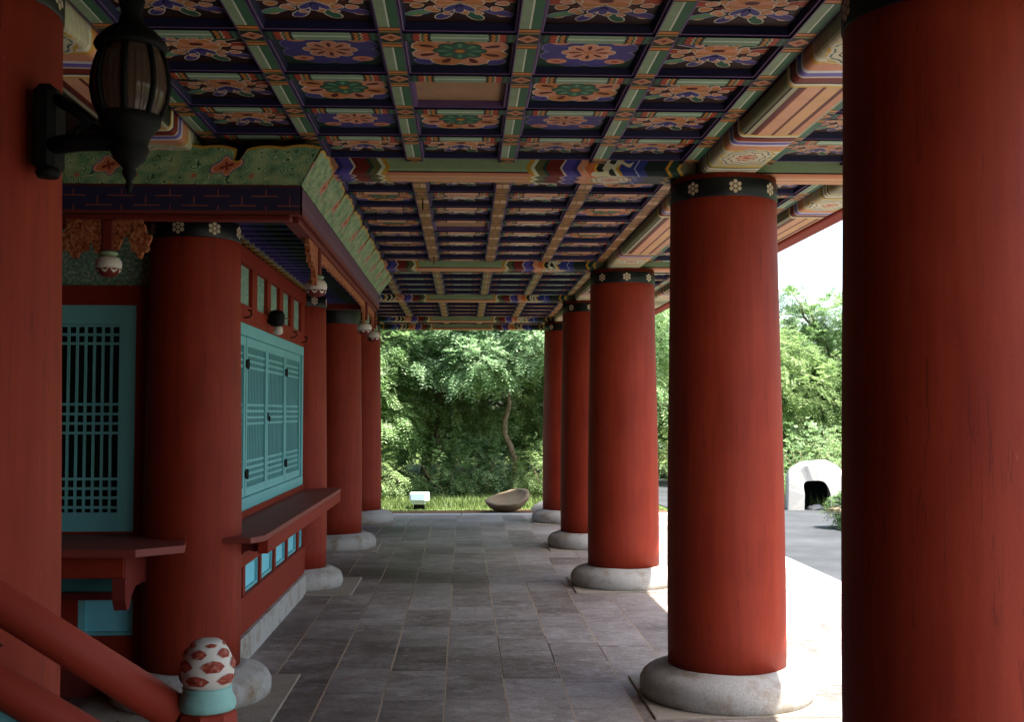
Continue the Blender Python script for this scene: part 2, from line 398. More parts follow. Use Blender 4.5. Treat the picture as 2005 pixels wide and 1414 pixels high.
def beam(axis,c,across,length,half,zb,zt,mat,name,label,group,parent=None):
    "c: middle along the axis, across: middle across it"
    r=.03; prof=[(-half,zt),(-half,zb+r)]
    for i in range(1,4): a=pi/2*i/4; prof.append((-half+r-r*cos(a),zb+r-r*sin(a)))
    prof+= [(-half+r,zb),(half-r,zb)]
    for i in range(1,4): a=pi/2*i/4; prof.append((half-r+r*sin(a),zb+r-r*cos(a)))
    prof+=[(half,zb+r),(half,zt)]
    per=[0]
    for i in range(1,len(prof)): per.append(per[-1]+math.dist(prof[i],prof[i-1]))
    mid=per[-1]/2; per=[q-mid for q in per]
    def P3(s_,p): return (c+s_,across+p[0],p[1]) if axis=='x' else (across+p[0],c+s_,p[1])
    b=MB(); h=length/2
    for i in range(len(prof)-1):
        b.face([P3(-h,prof[i]),P3(h,prof[i]),P3(h,prof[i+1]),P3(-h,prof[i+1])],mat,[(-h,per[i]),(h,per[i]),(h,per[i+1]),(-h,per[i+1])])
    b.face([P3(-h,p) for p in prof],P['brown']); b.face([P3(h,p) for p in prof],P['brown'])
    b.face([P3(-h,prof[0]),P3(h,prof[0]),P3(h,prof[-1]),P3(-h,prof[-1])],P['brown'])
    o=b.build(name,parent)
    if label: tag(o,label,'beam',group)
    return o
ORD=['closest','second','third','fourth','farthest']
for i,y in enumerate(YC):
    yy={0:3.66,1:6.89,2:11.38,3:14.60,4:17.90}[i]
    beam('x',-.035,yy,2.85,.14,3.112,3.32,m_bt if i<4 else m_bt2,'cross_beam','painted ceiling beam over the walkway between the %s pair of columns'%ORD[i],'painted beams crossing the walkway')
    beam('x',2.035,yy,.62,.13,3.114,3.32,m_bt,'tie_beam','short painted beam from the %s right-hand column out to the eave'%ORD[i],'short painted beams to the eave')
beam('x',-.035,19.42,6.0,.13,3.10,3.34,m_bt2,'end_beam','painted beam across the end of the walkway, right above the trees',None)
ys=[-2.0]+YC+[19.3]
for i in range(len(ys)-1):
    y0,y1=ys[i],ys[i+1]; L=y1-y0-.004; c=(y0+y1)/2
    mt=m_bl2 if i==2 else m_bl
    nm=['behind the viewer','between the first two columns','between the second and third columns','between the third and fourth columns','between the last two columns','past the last column'][i]
    if i==0: nm='at the viewer, over the closest column'
    beam('y',c,1.56,L,.165,3.108,3.32,mt,'long_beam','painted beam over the right-hand columns, '+nm,'long beams over the right columns')
    if i<2: beam('y',c,-1.62,L,.165,3.108,3.32,mt,'long_beam','painted beam on the left above the lantern, '+nm,'long beams over the left columns')
    beam('y',c,2.485,L,.135,3.108,3.32,mt,'eave_beam','painted outer eave beam on the right, '+nm,'outer eave beams')
for i in range(3,len(ys)-1):
    y0,y1=ys[i],ys[i+1]
    beam('y',(max(y0,12.3)+y1)/2,-1.62,y1-max(y0,12.3)-.004,.165,3.108,3.32,m_bl,'long_beam','painted beam over the left-hand columns past the booth, stretch %s'%(['nearest the booth','in the middle','at the garden end'][i-3]),'long beams over the left columns')
b=MB(); b.box(2.625,2.76,-2,19.6,3.100,3.36,m_red,.01); tag(b.build('eave_board'),'long red board running along the roof edge against the sky','eave board')

# ---------------------------------------------------------------- coffered ceiling
CW,CD=.5425,.5633; RW=.046
ZR=3.18; ZP=3.224
PK=[1.1]
def petal(cx,cy,ang,l,w,n=12,k=1.10):
    pts=[]; k=PK[0]; cx*=k; cy*=k; l*=k; w*=k
    for i in range(n):
        t=2*pi*i/n; x=l*.5*(1+cos(t)); y=w*.5*sin(t)*(1+.35*cos(t))
        pts.append((cx+x*cos(ang)-y*sin(ang),cy+x*sin(ang)+y*cos(ang)))
    return pts
def panel_mesh(kind,cw=CW,cd=CD,seed=0):
    PK[0]=1.0 if kind=='B' else 1.1
    b=MB(); hx=cw/2-RW; hy=cd/2-RW; z=ZP-ZR
    g={'A':P['dkgreen'],'B':P['dkgreen'],'C':P['ground'],'D':P['ground'],'T':P['tan']}[kind]
    b.face([(-hx,-hy,z),(hx,-hy,z),(hx,hy,z),(-hx,hy,z)],g)
    def ring(a0,z0,a1,z1,mat):
        for s_ in range(4):
            def P_(a,zz,q):
                x,y=hx-a,hy-a; return [(-x,-y,zz),(x,-y,zz),(x,y,zz),(-x,y,zz)][q%4]
            b.face([P_(a0,z0,s_),P_(a0,z0,s_+1),P_(a1,z1,s_+1),P_(a1,z1,s_)],mat)
    if kind=='T':
        ring(0,.012,.016,.012,P['salmon'] if 0 else P['mauve']); ring(.016,.012,.019,z-.001,P['mauve'])
    else:
        ring(0,.014,.004,.010,P['mauve']); ring(.004,.010,.010,.012,P['mauve']); ring(.010,.012,.018,z-.001,P['navy'])
    L=[0]
    def put(pts,m,lift=None):
        L[0]+=1; zz=z-.0012-.0006*(L[0] if lift is None else lift)
        b.face([(x,y,zz) for x,y in pts],P[m] if isinstance(m,str) else m)
    S_=.92*min(hx,hy)
    def outl(cx,cy,a,l,w,c1,c2,lift):
        put(petal(cx,cy,a,l,w),c1,lift); d=.006
        put(petal(cx+d*.7*cos(a),cy+d*.7*sin(a),a,l-d*1.4,w-d*1.6),c2,lift+.5)
    if kind=='A':
        for q in range(4): 
            a=pi/4+q*pi/2; outl(.125*cos(a)*1.15,.125*sin(a)*1.15,a,.09,.085,'lilac','purple',1)
        for q in range(8):
            a=pi/8+q*pi/4; put(petal(.03*cos(a),.03*sin(a),a,.165,.125),'cream',2+q*.02)
        for q in range(8):
            a=pi/8+q*pi/4; put(petal(.03*cos(a),.03*sin(a),a,.160,.112),'salmon' if q%2 else 'orange',3+q*.02); put(petal(.10*cos(a),.10*sin(a),a,.066,.030),'brown',4)
        for q in range(8):
            a=q*pi/4; outl(.01*cos(a),.01*sin(a),a,.095,.062,'dkgreen','green',5+q*.02); put(petal(.04*cos(a),.04*sin(a),a,.045,.018),'leaf',6.2)
        put([(.026*cos(t*pi/6),.026*sin(t*pi/6)) for t in range(12)],'red',7); put([(.018*cos(t*pi/6),.018*sin(t*pi/6)) for t in range(12)],'ochre',8)
    if kind=='B':
        for q in range(8):
            a=pi/8+q*pi/4; put(petal(.03*cos(a),.03*sin(a),a,.185,.132),'lilac',1+q*.02)
            put(petal(.03*cos(a),.03*sin(a),a,.180,.122),'purple',2+q*.02)
        for q in range(4):
            a=pi/4+q*pi/2; x,y=.165*cos(a)*1.08,.165*sin(a)*1.08
            put([(x+.046*cos(t*pi/6),y+.034*sin(t*pi/6)) for t in range(12)],'salmon',3); put([(x+.018*cos(t*pi/4),y+.012*sin(t*pi/4)) for t in range(8)],'red',4)
        for q in range(8):
            a=q*pi/4; put(petal(.008*cos(a),.008*sin(a),a,.108,.066),'cream',5+q*.02); put(petal(.008*cos(a),.008*sin(a),a,.104,.058),'salmon',5.5+q*.02); put(petal(.03*cos(a),.03*sin(a),a,.055,.017),'brown',6.2)
        put([(.022*cos(t*pi/6),.022*sin(t*pi/6)) for t in range(12)],'orange',7)
    if kind in 'CD':
        rn=random.Random(seed+ (5 if kind=='C' else 11))
        main,acc=('orange','purple') if kind=='C' else ('salmon','cream')
        for sgn in (-1,1):
            for (x,y,a,l,w,c1,c2) in [(.06,.05,.5,.15,.05,'lilac','purple'),(.05,-.07,-.5,.16,.05,'cream','green'),(.10,-.02,-.1,.12,.06,'cream','red'),
                  (.02,.08,1.0,.11,.05,'cream','green'),(.12,.07,.9,.07,.04,'cream','orange'),(.03,-.09,-1.1,.09,.045,'lilac','purple')]:
                aa=a if sgn>0 else pi-a; c2_=c2
                if sgn<0: c2_={'purple':'leaf','green':'purple'}.get(c2,c2)
                outl(sgn*x,y+rn.uniform(-.01,.01),aa,l,w,c1,c2_,1+rn.random())
            for (x,y,r) in [(.10,.01,.058),(.055,-.06,.045),(.045,.06,.042)]:
                for q in range(5):
                    a=q*2*pi/5+sgn; outl(sgn*x+.02*cos(a),y+.02*sin(a),a,r*.9,r*.8,'cream',main if q%2 else ('salmon' if kind=='C' else 'cream'),4+q*.05)
                put([(sgn*x+r*.55*cos(t*pi/4),y+r*.22*sin(t*pi/4)) for t in range(8)],'brown',6)
        for q in range(7):
            a=-pi/2+(q-3)*.55; outl(.0,-.015,a,.105-.006*abs(q-3),.055,'cream','salmon' if q%2 else main,7+q*.05)
        put([(.03*cos(t*pi/4),-.05+.020*sin(t*pi/4)) for t in range(8)],'brown',9)
        for q in range(3): outl(.0,.0,pi/2+(q-1)*.6,.09,.04,'cream',acc,7)
    return b.mesh('coffer_panel')
PM={k:panel_mesh(k) for k in 'ABCDT'}

def rib_long_mat(name,pal):
    M=Mat(name,.6,.25); u,v=M.uv(); t=((u+.5).frac()-.5).abs(); w=v.abs()
    base=M.ramp(t,[(0,pal['x']),(.095,'1f4030'),(.112,'d0a83c'),(.124,'2c5a40'),(.138,'5a2416'),(.15,pal['b1']),(.178,'d0a83c'),(.19,'9a4a24'),(.205,'2a160e')]+pal.get('ex',[])+[(pal.get('m0',.215),pal['mid'])])
    half=M.mix(v.gt(.0)*(t.gt(pal.get('m0',.215))),base,pal['mid2']); half=M.mix(w.lt(.0035)*(t.gt(.22)),half,pal['line'])
    di=t/.088+w/.050; dcol=M.ramp(di.min(1.2)/1.2,[(0,'7a2a16'),(.32,'d9a06a'),(.42,'a8502a'),(.60,'e0b48a'),(.72,'8a4326'),(.835,'16281e')])
    col=M.mix(t.lt(.093),half,dcol)
    col=M.mix(w.gt(.0405),col,'5c4470')
    return weather(M,col,.3,8,.04,60,dim=.74)
def rib_cross_mat(name,pal):
    M=Mat(name,.6,.25); u,v=M.uv(); t=((u+.5).frac()-.5).abs(); w=v.abs()
    z=((v*28).tri(.5))*.03
    base=M.ramp(t+z-.012,[(0,'1b3326'),(.11,'35604a'),(.135,'1b3326'),(.155,'a33e24'),(.20,'cdbb90'),(.213,'35604a'),(.232,'b9782c'),(.258,'14100f'),(.285,pal['mid'])])
    col=M.mix(w.lt(.005)*(t.gt(.29)),base,pal['line'])
    col=M.mix((w-.025).abs().lt(.002)*(t.gt(.29)),col,pal['edge'])
    return weather(M,col,.3,8,.04,60,dim=.74)
p1=dict(x='1b3326',b1='cf6f35',mid='88a07c',mid2='3a6a4a',line='d6dcc4')
p2=dict(x='1b3326',b1='b9702f',mid='c0966c',mid2='cfae84',line='8a5a3c',m0=.385,ex=[(.22,'b07a34'),(.25,'3a2a1a'),(.265,'8a7f3c'),(.305,'2c4a34'),(.325,'a8743c'),(.355,'5a2a18')])
p3=dict(x='2b3326',b1='b0733a',mid='8a9a6a',mid2='a98a5a',line='cfc89a',m0=.37,ex=[(.22,'6a8a5a'),(.26,'2c3a24'),(.28,'b08a3c'),(.32,'35503a')])
q1=dict(mid='8ba684',line='cfe0cc',edge='4a7a60'); q2=dict(mid='cf9a78',line='e8c8a8',edge='9a5a3c')
RL=[rib_long_mat('long_rib_paint',p1),rib_long_mat('long_rib_paint_rose',p2),rib_long_mat('long_rib_paint_olive',p3)]
RC=[rib_cross_mat('cross_rib_paint',q1),rib_cross_mat('cross_rib_paint_rose',q2)]
def ribbox(b,x0,x1,y0,y1,z0,z1,mat,uvf):
    "box whose underside is painted with uv from uvf(x,y)"
    b.face([(x0,y0,z0),(x0,y1,z0),(x1,y1,z0),(x1,y0,z0)],mat,[uvf(x0,y0),uvf(x0,y1),uvf(x1,y1),uvf(x1,y0)])
    n=P['navy']
    b.face([(x0,y0,z0),(x1,y0,z0),(x1,y0,z1),(x0,y0,z1)],n); b.face([(x0,y1,z0),(x1,y1,z0),(x1,y1,z1),(x0,y1,z1)],n)
    b.face([(x0,y0,z0),(x0,y1,z0),(x0,y1,z1),(x0,y0,z1)],n); b.face([(x1,y0,z0),(x1,y1,z0),(x1,y1,z1),(x1,y0,z1)],n)
    b.face([(x0,y0,z1),(x0,y1,z1),(x1,y1,z1),(x1,y0,z1)],n)
def ceiling(label,y0,n,cd,kmap,x0=-.29-2*CW,nx=5,style=0,ya=None,yb=None,cw=CW):
    t=thing('coffered_ceiling',label,'ceiling',(0,0,ZR),'coffered ceiling bays')
    y1=y0+n*cd; ya=ya if ya is not None else y0-.04; yb=yb if yb is not None else y1+.04
    sty=min(style,2)
    for i in range(nx+1):
        x=x0+i*cw; b=MB(); ribbox(b,x-RW,x+RW,ya,yb,0,.06,RL[sty],lambda X,Y:((Y-y0)/cd,X-x)); b.build('lengthwise_rib',t,False)
    for j in range(n+1):
        y=y0+j*cd
        if y-RW*.9<ya or y+RW*.9>yb: continue
        b=MB()
        for i in range(nx):
            xa=x0+i*cw+RW+.0005; xb=xa+cw-2*RW-.001
            ribbox(b,xa,xb,y-RW,y+RW,.0015,.06,RC[1 if style==1 else 0],lambda X,Y:((X-x0)/cw,Y-y))
        b.build('crosswise_rib',t,False)
    for j in range(n):
        for i in range(nx):
            k=kmap(i,j)
            o=inst('coffer_panel',PM[k],t,(x0+(i+.5)*cw,y0+(j+.5)*cd,0)); o.scale=((cw-2*RW)/(CW-2*RW),(cd-2*RW)/(CD-2*RW),1)
    return t
def km1(i,j):
    # j=0 nearest the viewer; i=0 leftmost
    if j in (0,4) or i in (0,4): return 'C'
    if j==2 and i==2: return 'T'
    return 'A' if ((i+j)%2==1) ^ (j==2 and False) else 'B'
def kA(i,j):
    if j in (0,4) or i in (0,4): return 'C'
    if (i,j)==(2,2): return 'T'
    return {1:{1:'B',2:'A',3:'B'},2:{1:'A',3:'A'},3:{1:'B',2:'A',3:'B'}}[j][i]
ceiling('brightly painted coffered ceiling closest to the viewer, with one blank tan panel',3.925,5,.563,kA,ya=3.80,yb=6.748)
def kB(i,j):
    if (i,j)==(2,3): return 'T'
    if i in (0,1) or i==4: return 'C' if (i+j)%2 else 'A'
    return 'D'
ceiling('coffered ceiling between the second and third columns, with pink striped ribs',7.18,7,.5634,kB,style=1,ya=7.032,yb=11.238)
kC=lambda i,j:'CD'[(i+j)%2]
ceiling('coffered ceiling between the third and fourth columns',11.60,5,.556,kC,style=2,ya=11.522,yb=14.458)
ceiling('coffered ceiling between the last two pairs of columns',14.82,5,.572,kC,style=1,ya=14.742,yb=17.758)
ceiling('coffered ceiling in the last short bay before the trees',18.12,2,.55,kC,style=1,ya=18.042,yb=19.28)
for i,(a,n,cd,ya,yb) in enumerate([(3.925,5,.563,3.80,6.748),(7.18,7,.5634,7.032,11.238),(11.60,5,.556,11.522,14.458),(14.82,5,.572,14.742,17.758)]):
    ceiling('narrow coffered strip under the right eave, %s bay from the viewer'%['first','second','third','fourth'][i],a,n,cd,lambda i,j:'C',x0=1.79,nx=1,style=0,ya=ya,yb=yb,cw=.51)
b=MB(); b.box(-1.46,1.395,-2,3.52,3.18,3.26,P['ground']); tag(b.build('ceiling_board'),kind='structure')  # plain unseen ceiling slab over the camera, put in to block light
# ring hooks under the ribs
def hook(x,y,label):
    b=MB(); pts=[(x+.0,y+.028*cos(a*pi/8),ZR-.045+.035*sin(a*pi/8)) for a in range(17)]
    b.tube(pts,.0045,m_iron,6); b.tube([(x,y,ZR),(x,y,ZR-.02)],.004,m_iron,6); tag(b.build('ring_hook'),label,'hook','ring hooks')
hook(-.285,7.90,'black ring hook under the painted rib just past the first big cross beam'); hook(-.285,10.85,'small black ring hook on the rib just before the second big cross beam')

# roof over everything
M=Mat('roof_tiles',.8,.2); M.pos(); c=M.noise(M.pk,20,4); M.out(M.ramp(c,[(.3,'2b2d2f'),(.7,'505254')],'LINEAR')).bump(c,.5,.02); m_roof=M.m
rt=thing('tiled_roof','dark tiled roof sheltering the whole walkway','roof',(0,0,0))
b=MB(); b.box(-10,3.04,-2.4,19.6,3.375,3.46,m_roof,.01); b.build('roof_deck',rt)
b=MB()
for i in range(44): b.tube([(3.00,-2.2+i*.5,3.50),(-3.5,-2.2+i*.5,5.6)],.07,m_roof,8)
b.face([(3.02,-2.3,3.47),(3.02,19.58,3.47),(-3.5,19.58,5.58),(-3.5,-2.3,5.58)],m_roof); b.face([(-10,-2.3,3.47),(-10,19.58,3.47),(-3.5,19.58,5.58),(-3.5,-2.3,5.58)],m_roof)
b.build('tile_rows',rt,False)
# hall wall far left and end behind booth
hw=thing('hall_wall','plain red wall of the hall behind the booth','wall',(0,0,0))
b=MB(); b.box(-5.0,-4.8,-2,19.3,0,3.37,m_red); b.build('wall_face',hw)
b=MB(); b.box(-4.8,-1.785,12.6,19.3,3.18,3.26,P['ground']); b.box(-4.8,-1.785,-2,12.6,3.19,3.27,P['ground']); b.build('soffit',hw)
b=MB(); b.box(-4.8,2.2,-1.15,-1.0,0,3.18,m_red); b.build('light_block_wall',hw)  # unseen wall added behind the camera to keep light off the front faces

# ---------------------------------------------------------------- the booth
bt=thing('ticket_booth','red booth with teal lattice windows, counters and a painted canopy, on the left','booth',(-2.9,9.2,0))
class P0:  # parts are laid out in world space, parent offset removed
    pass
def bpart(b,name,par=bt,fixn=True):
    off=Vector((2.9,-9.2,0))
    b.v=[(v[0]+off.x,v[1]+off.y,v[2]) for v in b.v]
    return b.build(name,par,fixn)
XW=-1.54
# stone base
b=MB()
for (a,c_) in ((7.35,9.02),(9.026,10.93)): b.box(-1.70,-1.475,a,c_,-.02,.18,m_gran,.008)
b.box(-4.3,-1.66,7.035,7.2,-.02,.16,m_dkred,.008)
bpart(b,'stone_base')
# side wall boards with openings
PANE=[(7.48,8.08),(8.16,8.74),(8.81,9.39),(9.47,10.04),(10.12,10.69),(10.78,11.06)]
b=MB(); y0,y1=7.2,11.12
b.box(-1.66,-1.510,y0,y1,.18,.43,m_red); 
b.box(-1.66,-1.525,y0,y1,.63,1.015,m_red)
for i in range(7):
    a=y0 if i==0 else PANE[i-1][1]; c_=y1 if i==6 else PANE[i][0]
    b.box(-1.66,-1.522,a,c_,.43,.63,m_red)
b.box(-1.66,XW-.005,y0,7.30,1.015,2.325,m_red); b.box(-1.66,XW-.005,10.985,y1,1.015,2.325,m_red)
b.box(-1.66,-1.53,y0,y1,2.325,2.455,m_red)
TR=[(7.36,7.76),(7.92,8.35),(8.55,8.99),(9.15,9.59),(9.77,10.20),(10.38,10.86)]
for i in range(7):
    a=y0 if i==0 else TR[i-1][1]; c_=y1 if i==6 else TR[i][0]
    b.box(-1.66,-1.528,a,c_,2.455,2.735,m_red)
b.box(-1.66,-1.52,y0,y1,2.735,2.85,m_red)
bpart(b,'window_wall')
for a,c_ in PANE:
    b=MB(); b.box(-1.60,-1.560,a+.02,c_-.02,.452,.61,m_tealp); 
    # beaded frame
    b.box(-1.59,-1.540,a+.001,a+.02,.431,.629,m_teal); b.box(-1.59,-1.540,c_-.02,c_-.001,.431,.629,m_teal)
    b.box(-1.59,-1.542,a+.02,c_-.02,.431,.452,m_teal); b.box(-1.59,-1.542,a+.02,c_-.02,.61,.629,m_teal)
    bpart(b,'lower_pane')
M=Mat('floral_panel_paint',.6,.25); M.pos(); vn=M.n('ShaderNodeTexVoronoi'); vn.inputs['Scale'].default_value=30; M.link(M.pk,vn.inputs[0])
vd=E(M.nt,vn.outputs['Distance']); nn=M.noise(M.pk,55,3,.7); nb=M.noise(M.pk,9,2)
col=M.ramp(nn,[(.35,'49705f'),(.5,'7ea394'),(.62,'9fb8a6')],'LINEAR'); col=M.mix(vd.lt(.16)*nb.gt(.48),col,'b5623f'); col=M.mix((nn-.5).abs().lt(.012),col,'24463a'); M.out(col)
m_floral=M.m
for a,c_ in TR:
    b=MB(); b.box(-1.60,-1.555,a+.001,c_-.001,2.456,2.734,m_floral); bpart(b,'transom_panel')
def lattice(b,mat,fn,w,h,fr,bars,groups,bw=.011,d=.018,flat=False):
    "frame plus lattice bars in a w x h field; fn(a,z,d)"
    def bx(a0,a1,z0,z1,d0,d1):
        p=[fn(a,z,q) for q in (d0,d1) for z in (z0,z1) for a in (a0,a1)]
        b.idx(p,[(0,2,3,1),(4,5,7,6),(0,1,5,4),(2,6,7,3),(0,4,6,2),(1,3,7,5)],mat)
    bx(0,fr,0,h,0,.035); bx(w-fr,w,0,h,0,.035); bx(fr,w-fr,0,fr*1.15,0,.034); bx(fr,w-fr,h-fr*1.15,h,0,.034)
    iw=w-2*fr
    for i in range(1,bars):
        a=fr+iw*i/bars; bx(a-bw/2,a+bw/2,fr*1.1,h-fr*1.1,.006,.022)
    for z in groups: bx(fr,w-fr,z*h-bw*.55,z*h+bw*.55,.005,.0235)
LE=[7.36,8.22,8.98,9.83,10.86]  # shutter edges (recomputed to the photo)
GRP=[.095,.135,.175,.215, .455,.495,.535,.575, .815,.855,.895]
# window frame
b=MB(); zb,zt=1.018,2.322
b.box(-1.60,-1.52,7.302,10.983,zb,zb+.085,m_teal,.004); b.box(-1.60,-1.52,7.302,10.983,zt-.085,zt,m_teal,.004)
b.box(-1.60,-1.522,7.302,7.36,zb+.085,zt-.085,m_teal,.003); b.box(-1.60,-1.522,10.90,10.983,zb+.085,zt-.085,m_teal,.003)
wf=bpart(b,'window_frame')
b=MB(); b.box(-1.64,-1.597,7.36,10.90,zb+.08,zt-.08,m_tealbk2); bpart(b,'paper_backing',wf) if 0 else bpart(b,'paper_backing')
LEAF=[(7.38,8.17),(8.20,9.055),(9.065,9.97),(9.985,10.885)]
for k,(a,c_) in enumerate(LEAF):
    b=MB(); z0=zb+.088; hh=zt-zb-.176
    lattice(b,m_teal,lambda u,z,d,a=a:(-1.572+d,a+u,z0+z),c_-a,hh,.055,12,GRP,.016)
    sh=bpart(b,'lattice_shutter')
    if k in (1,3):
        for zz in (z0+.16,z0+hh-.19):
            b=MB(); b.box(-1.537,-1.522,a-.035,a+.05,zz-.028,zz+.028,m_iron,.004); b.tube([(-1.525,a+.004,zz-.035),(-1.525,a+.004,zz+.035)],.009,m_iron,8)
            b.v=[(v[0]+2.9,v[1]-9.2,v[2]) for v in b.v]; b.build('hinge',sh)
    if k==2:
        b=MB(); b.box(-1.536,-1.528,a+.012,a+.042,z0+hh*.5-.03,z0+hh*.5+.03,m_iron,.003)
        b.tube([(-1.52,a+.027+.02*cos(t),z0+hh*.5-.02+.022*sin(t)) for t in [i*pi/5 for i in range(11)]],.004,m_iron,6)
        b.v=[(v[0]+2.9,v[1]-9.2,v[2]) for v in b.v]; b.build('ring_pull',sh)
for yk in (8.05,10.2,10.88):
    b=MB(); b.tube([(-1.53,yk,2.36),(-1.49,yk,2.365),(-1.475,yk,2.385),(-1.485,yk,2.405)],.006,m_iron,6); b.lathe([(.018,-.004),(.018,.004)],m_iron,(-1.487,yk,2.412),10); bpart(b,'window_hook')
# front wall, facing the viewer
YF=7.04
b=MB()
b.box(-4.3,-1.66,YF,YF+.1,.16,.36,m_red); b.box(-1.98,-1.78,YF,YF+.1,.36,.985,m_red)
b.box(-2.335,-2.29,YF,YF+.1,.36,.575,m_red) if 0 else None
b.box(-4.3,-1.98,YF,YF+.1,.575,.62,m_dkred); b.box(-4.3,-1.98,YF,YF+.1,.745,.985,m_red); b.box(-4.3,-2.9,YF,YF+.1,.62,.745,m_red)
b.box(-2.44,-2.31,YF+.001,YF+.1,.36,.575,m_red); b.box(-4.3,-2.90,YF+.001,YF+.1,.36,.575,m_red)
b.box(-1.985,-1.66,YF,YF+.1,.985,2.35,m_red); b.box(-4.3,-3.0,YF,YF+.1,.985,2.35,m_red)
b.box(-4.3,-1.66,YF,YF+.1,2.35,2.47,m_red); b.box(-4.3,-1.66,YF+.02,YF+.1,2.82,2.9,m_red)
bpart(b,'front_wall')
b=MB(); b.box(-4.3,-1.66,YF+.03,YF+.08,2.47,2.82,m_floral); bpart(b,'painted_frieze')
b=MB(); b.box(-2.9,-1.98,YF+.04,YF+.09,.62,.745,m_tealbk); bpart(b,'shaded_panel')  # darker teal, the shade below the counter put into its colour
for (a,c_) in ((-2.31,-1.98),(-2.90,-2.44)):
    b=MB(); b.box(a,c_,YF+.04,YF+.09,.36,.575,m_tealp); b.box(a+.002,a+.035,YF+.012,YF+.04,.362,.573,m_teal); b.box(c_-.02,c_-.002,YF+.012,YF+.04,.362,.573,m_teal); b.box(a+.035,c_-.02,YF+.012,YF+.04,.362,.382,m_teal)
    bpart(b,'lower_pane')
b=MB(); lattice(b,m_teal,lambda u,z,d:(-3.0+u,YF+.03-d,.985+z),1.015,1.365,.098,16,[.105,.147,.188,.23, .433,.475,.517,.56, .83,.87,.91],.014)
bpart(b,'front_lattice_window')
b=MB(); b.box(-2.98,-2.0,YF+.05,YF+.09,1.0,2.34,m_dark); bpart(b,'window_backing')
b=MB(); b.box(-4.3,-4.22,YF+.1,11.12,0,2.9,m_red); b.box(-4.3,-1.66,11.12,11.2,0,2.9,m_red); bpart(b,'rear_walls')
# counters
def polyprism(poly,z0,z1,mat,b):
    b.face([(x,y,z0) for x,y in poly],mat); b.face([(x,y,z1) for x,y in poly][::-1],mat)
    for i in range(len(poly)):
        p,q=poly[i],poly[(i+1)%len(poly)]; b.face([(*p,z0),(*q,z0),(*q,z1),(*p,z1)],mat)
b=MB(); polyprism([(-1.54,6.80),(-1.24,6.80),(-1.18,6.93),(-1.18,11.16),(-1.30,11.30),(-1.52,11.14)],.935,.968,m_ctop,b)
ct=bpart(b,'side_counter')
b=MB(); b.box(-1.245,-1.182,7.06,11.15,.80 if 0 else .845,.934,m_red,.004); b.v=[(v[0]+2.9,v[1]-9.2,v[2]) for v in b.v]; b.build('apron',ct)
def bracket(fn,par):
    pts=[(0,0),(.30,0),(.30,-.05),(.285,-.075),(.25,-.085),(.22,-.075),(.19,-.085),(.15,-.13),(.11,-.165),(.05,-.175),(0,-.20)]
    b=MB(); b.prism(pts,fn,0,.05,m_dkred); b.v=[(v[0]+2.9,v[1]-9.2,v[2]) for v in b.v]; b.build('bracket',par)
for yb_ in (7.12,10.9): bracket(lambda a,z,d,y=yb_:(-1.525+a,y+d,.934+z),ct)
b=MB(); polyprism([(-3.9,6.22),(-1.74,6.22),(-1.53,6.42),(-1.60,6.74),(-1.70,7.04),(-3.9,7.04)],.93,.97,m_ctop,b); cf=bpart(b,'front_counter')
b=MB(); b.box(-3.9,-1.84,6.36,6.42,.80,.929,m_red,.004); b.v=[(v[0]+2.9,v[1]-9.2,v[2]) for v in b.v]; b.build('apron',cf)
for xb in (-1.905,-3.4):
    pts=[(0,0),(.66,0),(.66,-.13),(.655,-.25),(.62,-.31),(.57,-.30),(.53,-.24),(.46,-.2),(.3,-.2),(.12,-.24),(0,-.3)]
    b=MB(); b.prism(pts,lambda a,z,d,x=xb:(x+d,7.03-a,.929+z),0,.07,m_dkred); b.v=[(v[0]+2.9,v[1]-9.2,v[2]) for v in b.v]; b.build('bracket',cf)
# ---- canopy
cn=thing('booth_canopy','painted canopy over the booth, green scalloped boards above a purple fret beam','canopy',(-2.9,9.2,0))
XB,YFB,YE=-.898,6.30,12.2; XL=-4.4
ZB,ZT=2.787,2.947
M=Mat('fret_paint',.55,.3); u,v=M.uv()
# meander of thin ochre-red lines on indigo
cu=(u/.26).frac(); row=(u/.26).floor()
l1=((v-.045).abs().lt(.0028))*((cu-.25).abs().lt(.30)); l2=((v-.098).abs().lt(.0028))*((cu-.75).abs().lt(.30))
s1=((cu-.25).abs().lt(.010))*(v.lt(.098))*(v.gt(.045)) ; s2=((cu-.75).abs().lt(.010))*(v.lt(.135))*(v.gt(.098)); s3=((cu-.75).abs().lt(.010))*(v.lt(.045))*(v.gt(.006))
ln=l1.max(l2).max(s1).max(s2).max(s3)
col=M.mix(ln,'2b2544','8a4c3a'); col=M.mix(v.lt(.018),col,'6a3028'); col=M.mix(v.gt(.150),col,'5a2a28')
m_fret=weather(M,col,.25,7,.06,60)
M=Mat('purple_beam_paint',.55,.3); u,v=M.uv(); cu=(u/.11).frac(); l1=(cu-.5).abs().lt(.04); l2=((v-.07).abs()).lt(.003)
col=M.mix(l1.max(l2)*(v.gt(.03)),'573a58','8f6060'); col=M.mix(v.lt(.032),col,'6b2a28'); m_fret2=weather(M,col,.25,7,.06,60)
def cpart(b,name,par=cn,fixn=True):
    b.v=[(v[0]+2.9,v[1]-9.2,v[2]) for v in b.v]; return b.build(name,par,fixn)
b=MB()
def fb(p0,p1,th,mat):  # vertical board with painted outer face, from p0 to p1 at ZB..ZT
    (x0,y0),(x1,y1)=p0,p1; L=math.dist(p0,p1); nx,ny=(y1-y0)/L,-(x1-x0)/L
    b.face([(x0,y0,ZB),(x1,y1,ZB),(x1,y1,ZT),(x0,y0,ZT)],mat,[(0,0),(L,0),(L,ZT-ZB),(0,ZT-ZB)])
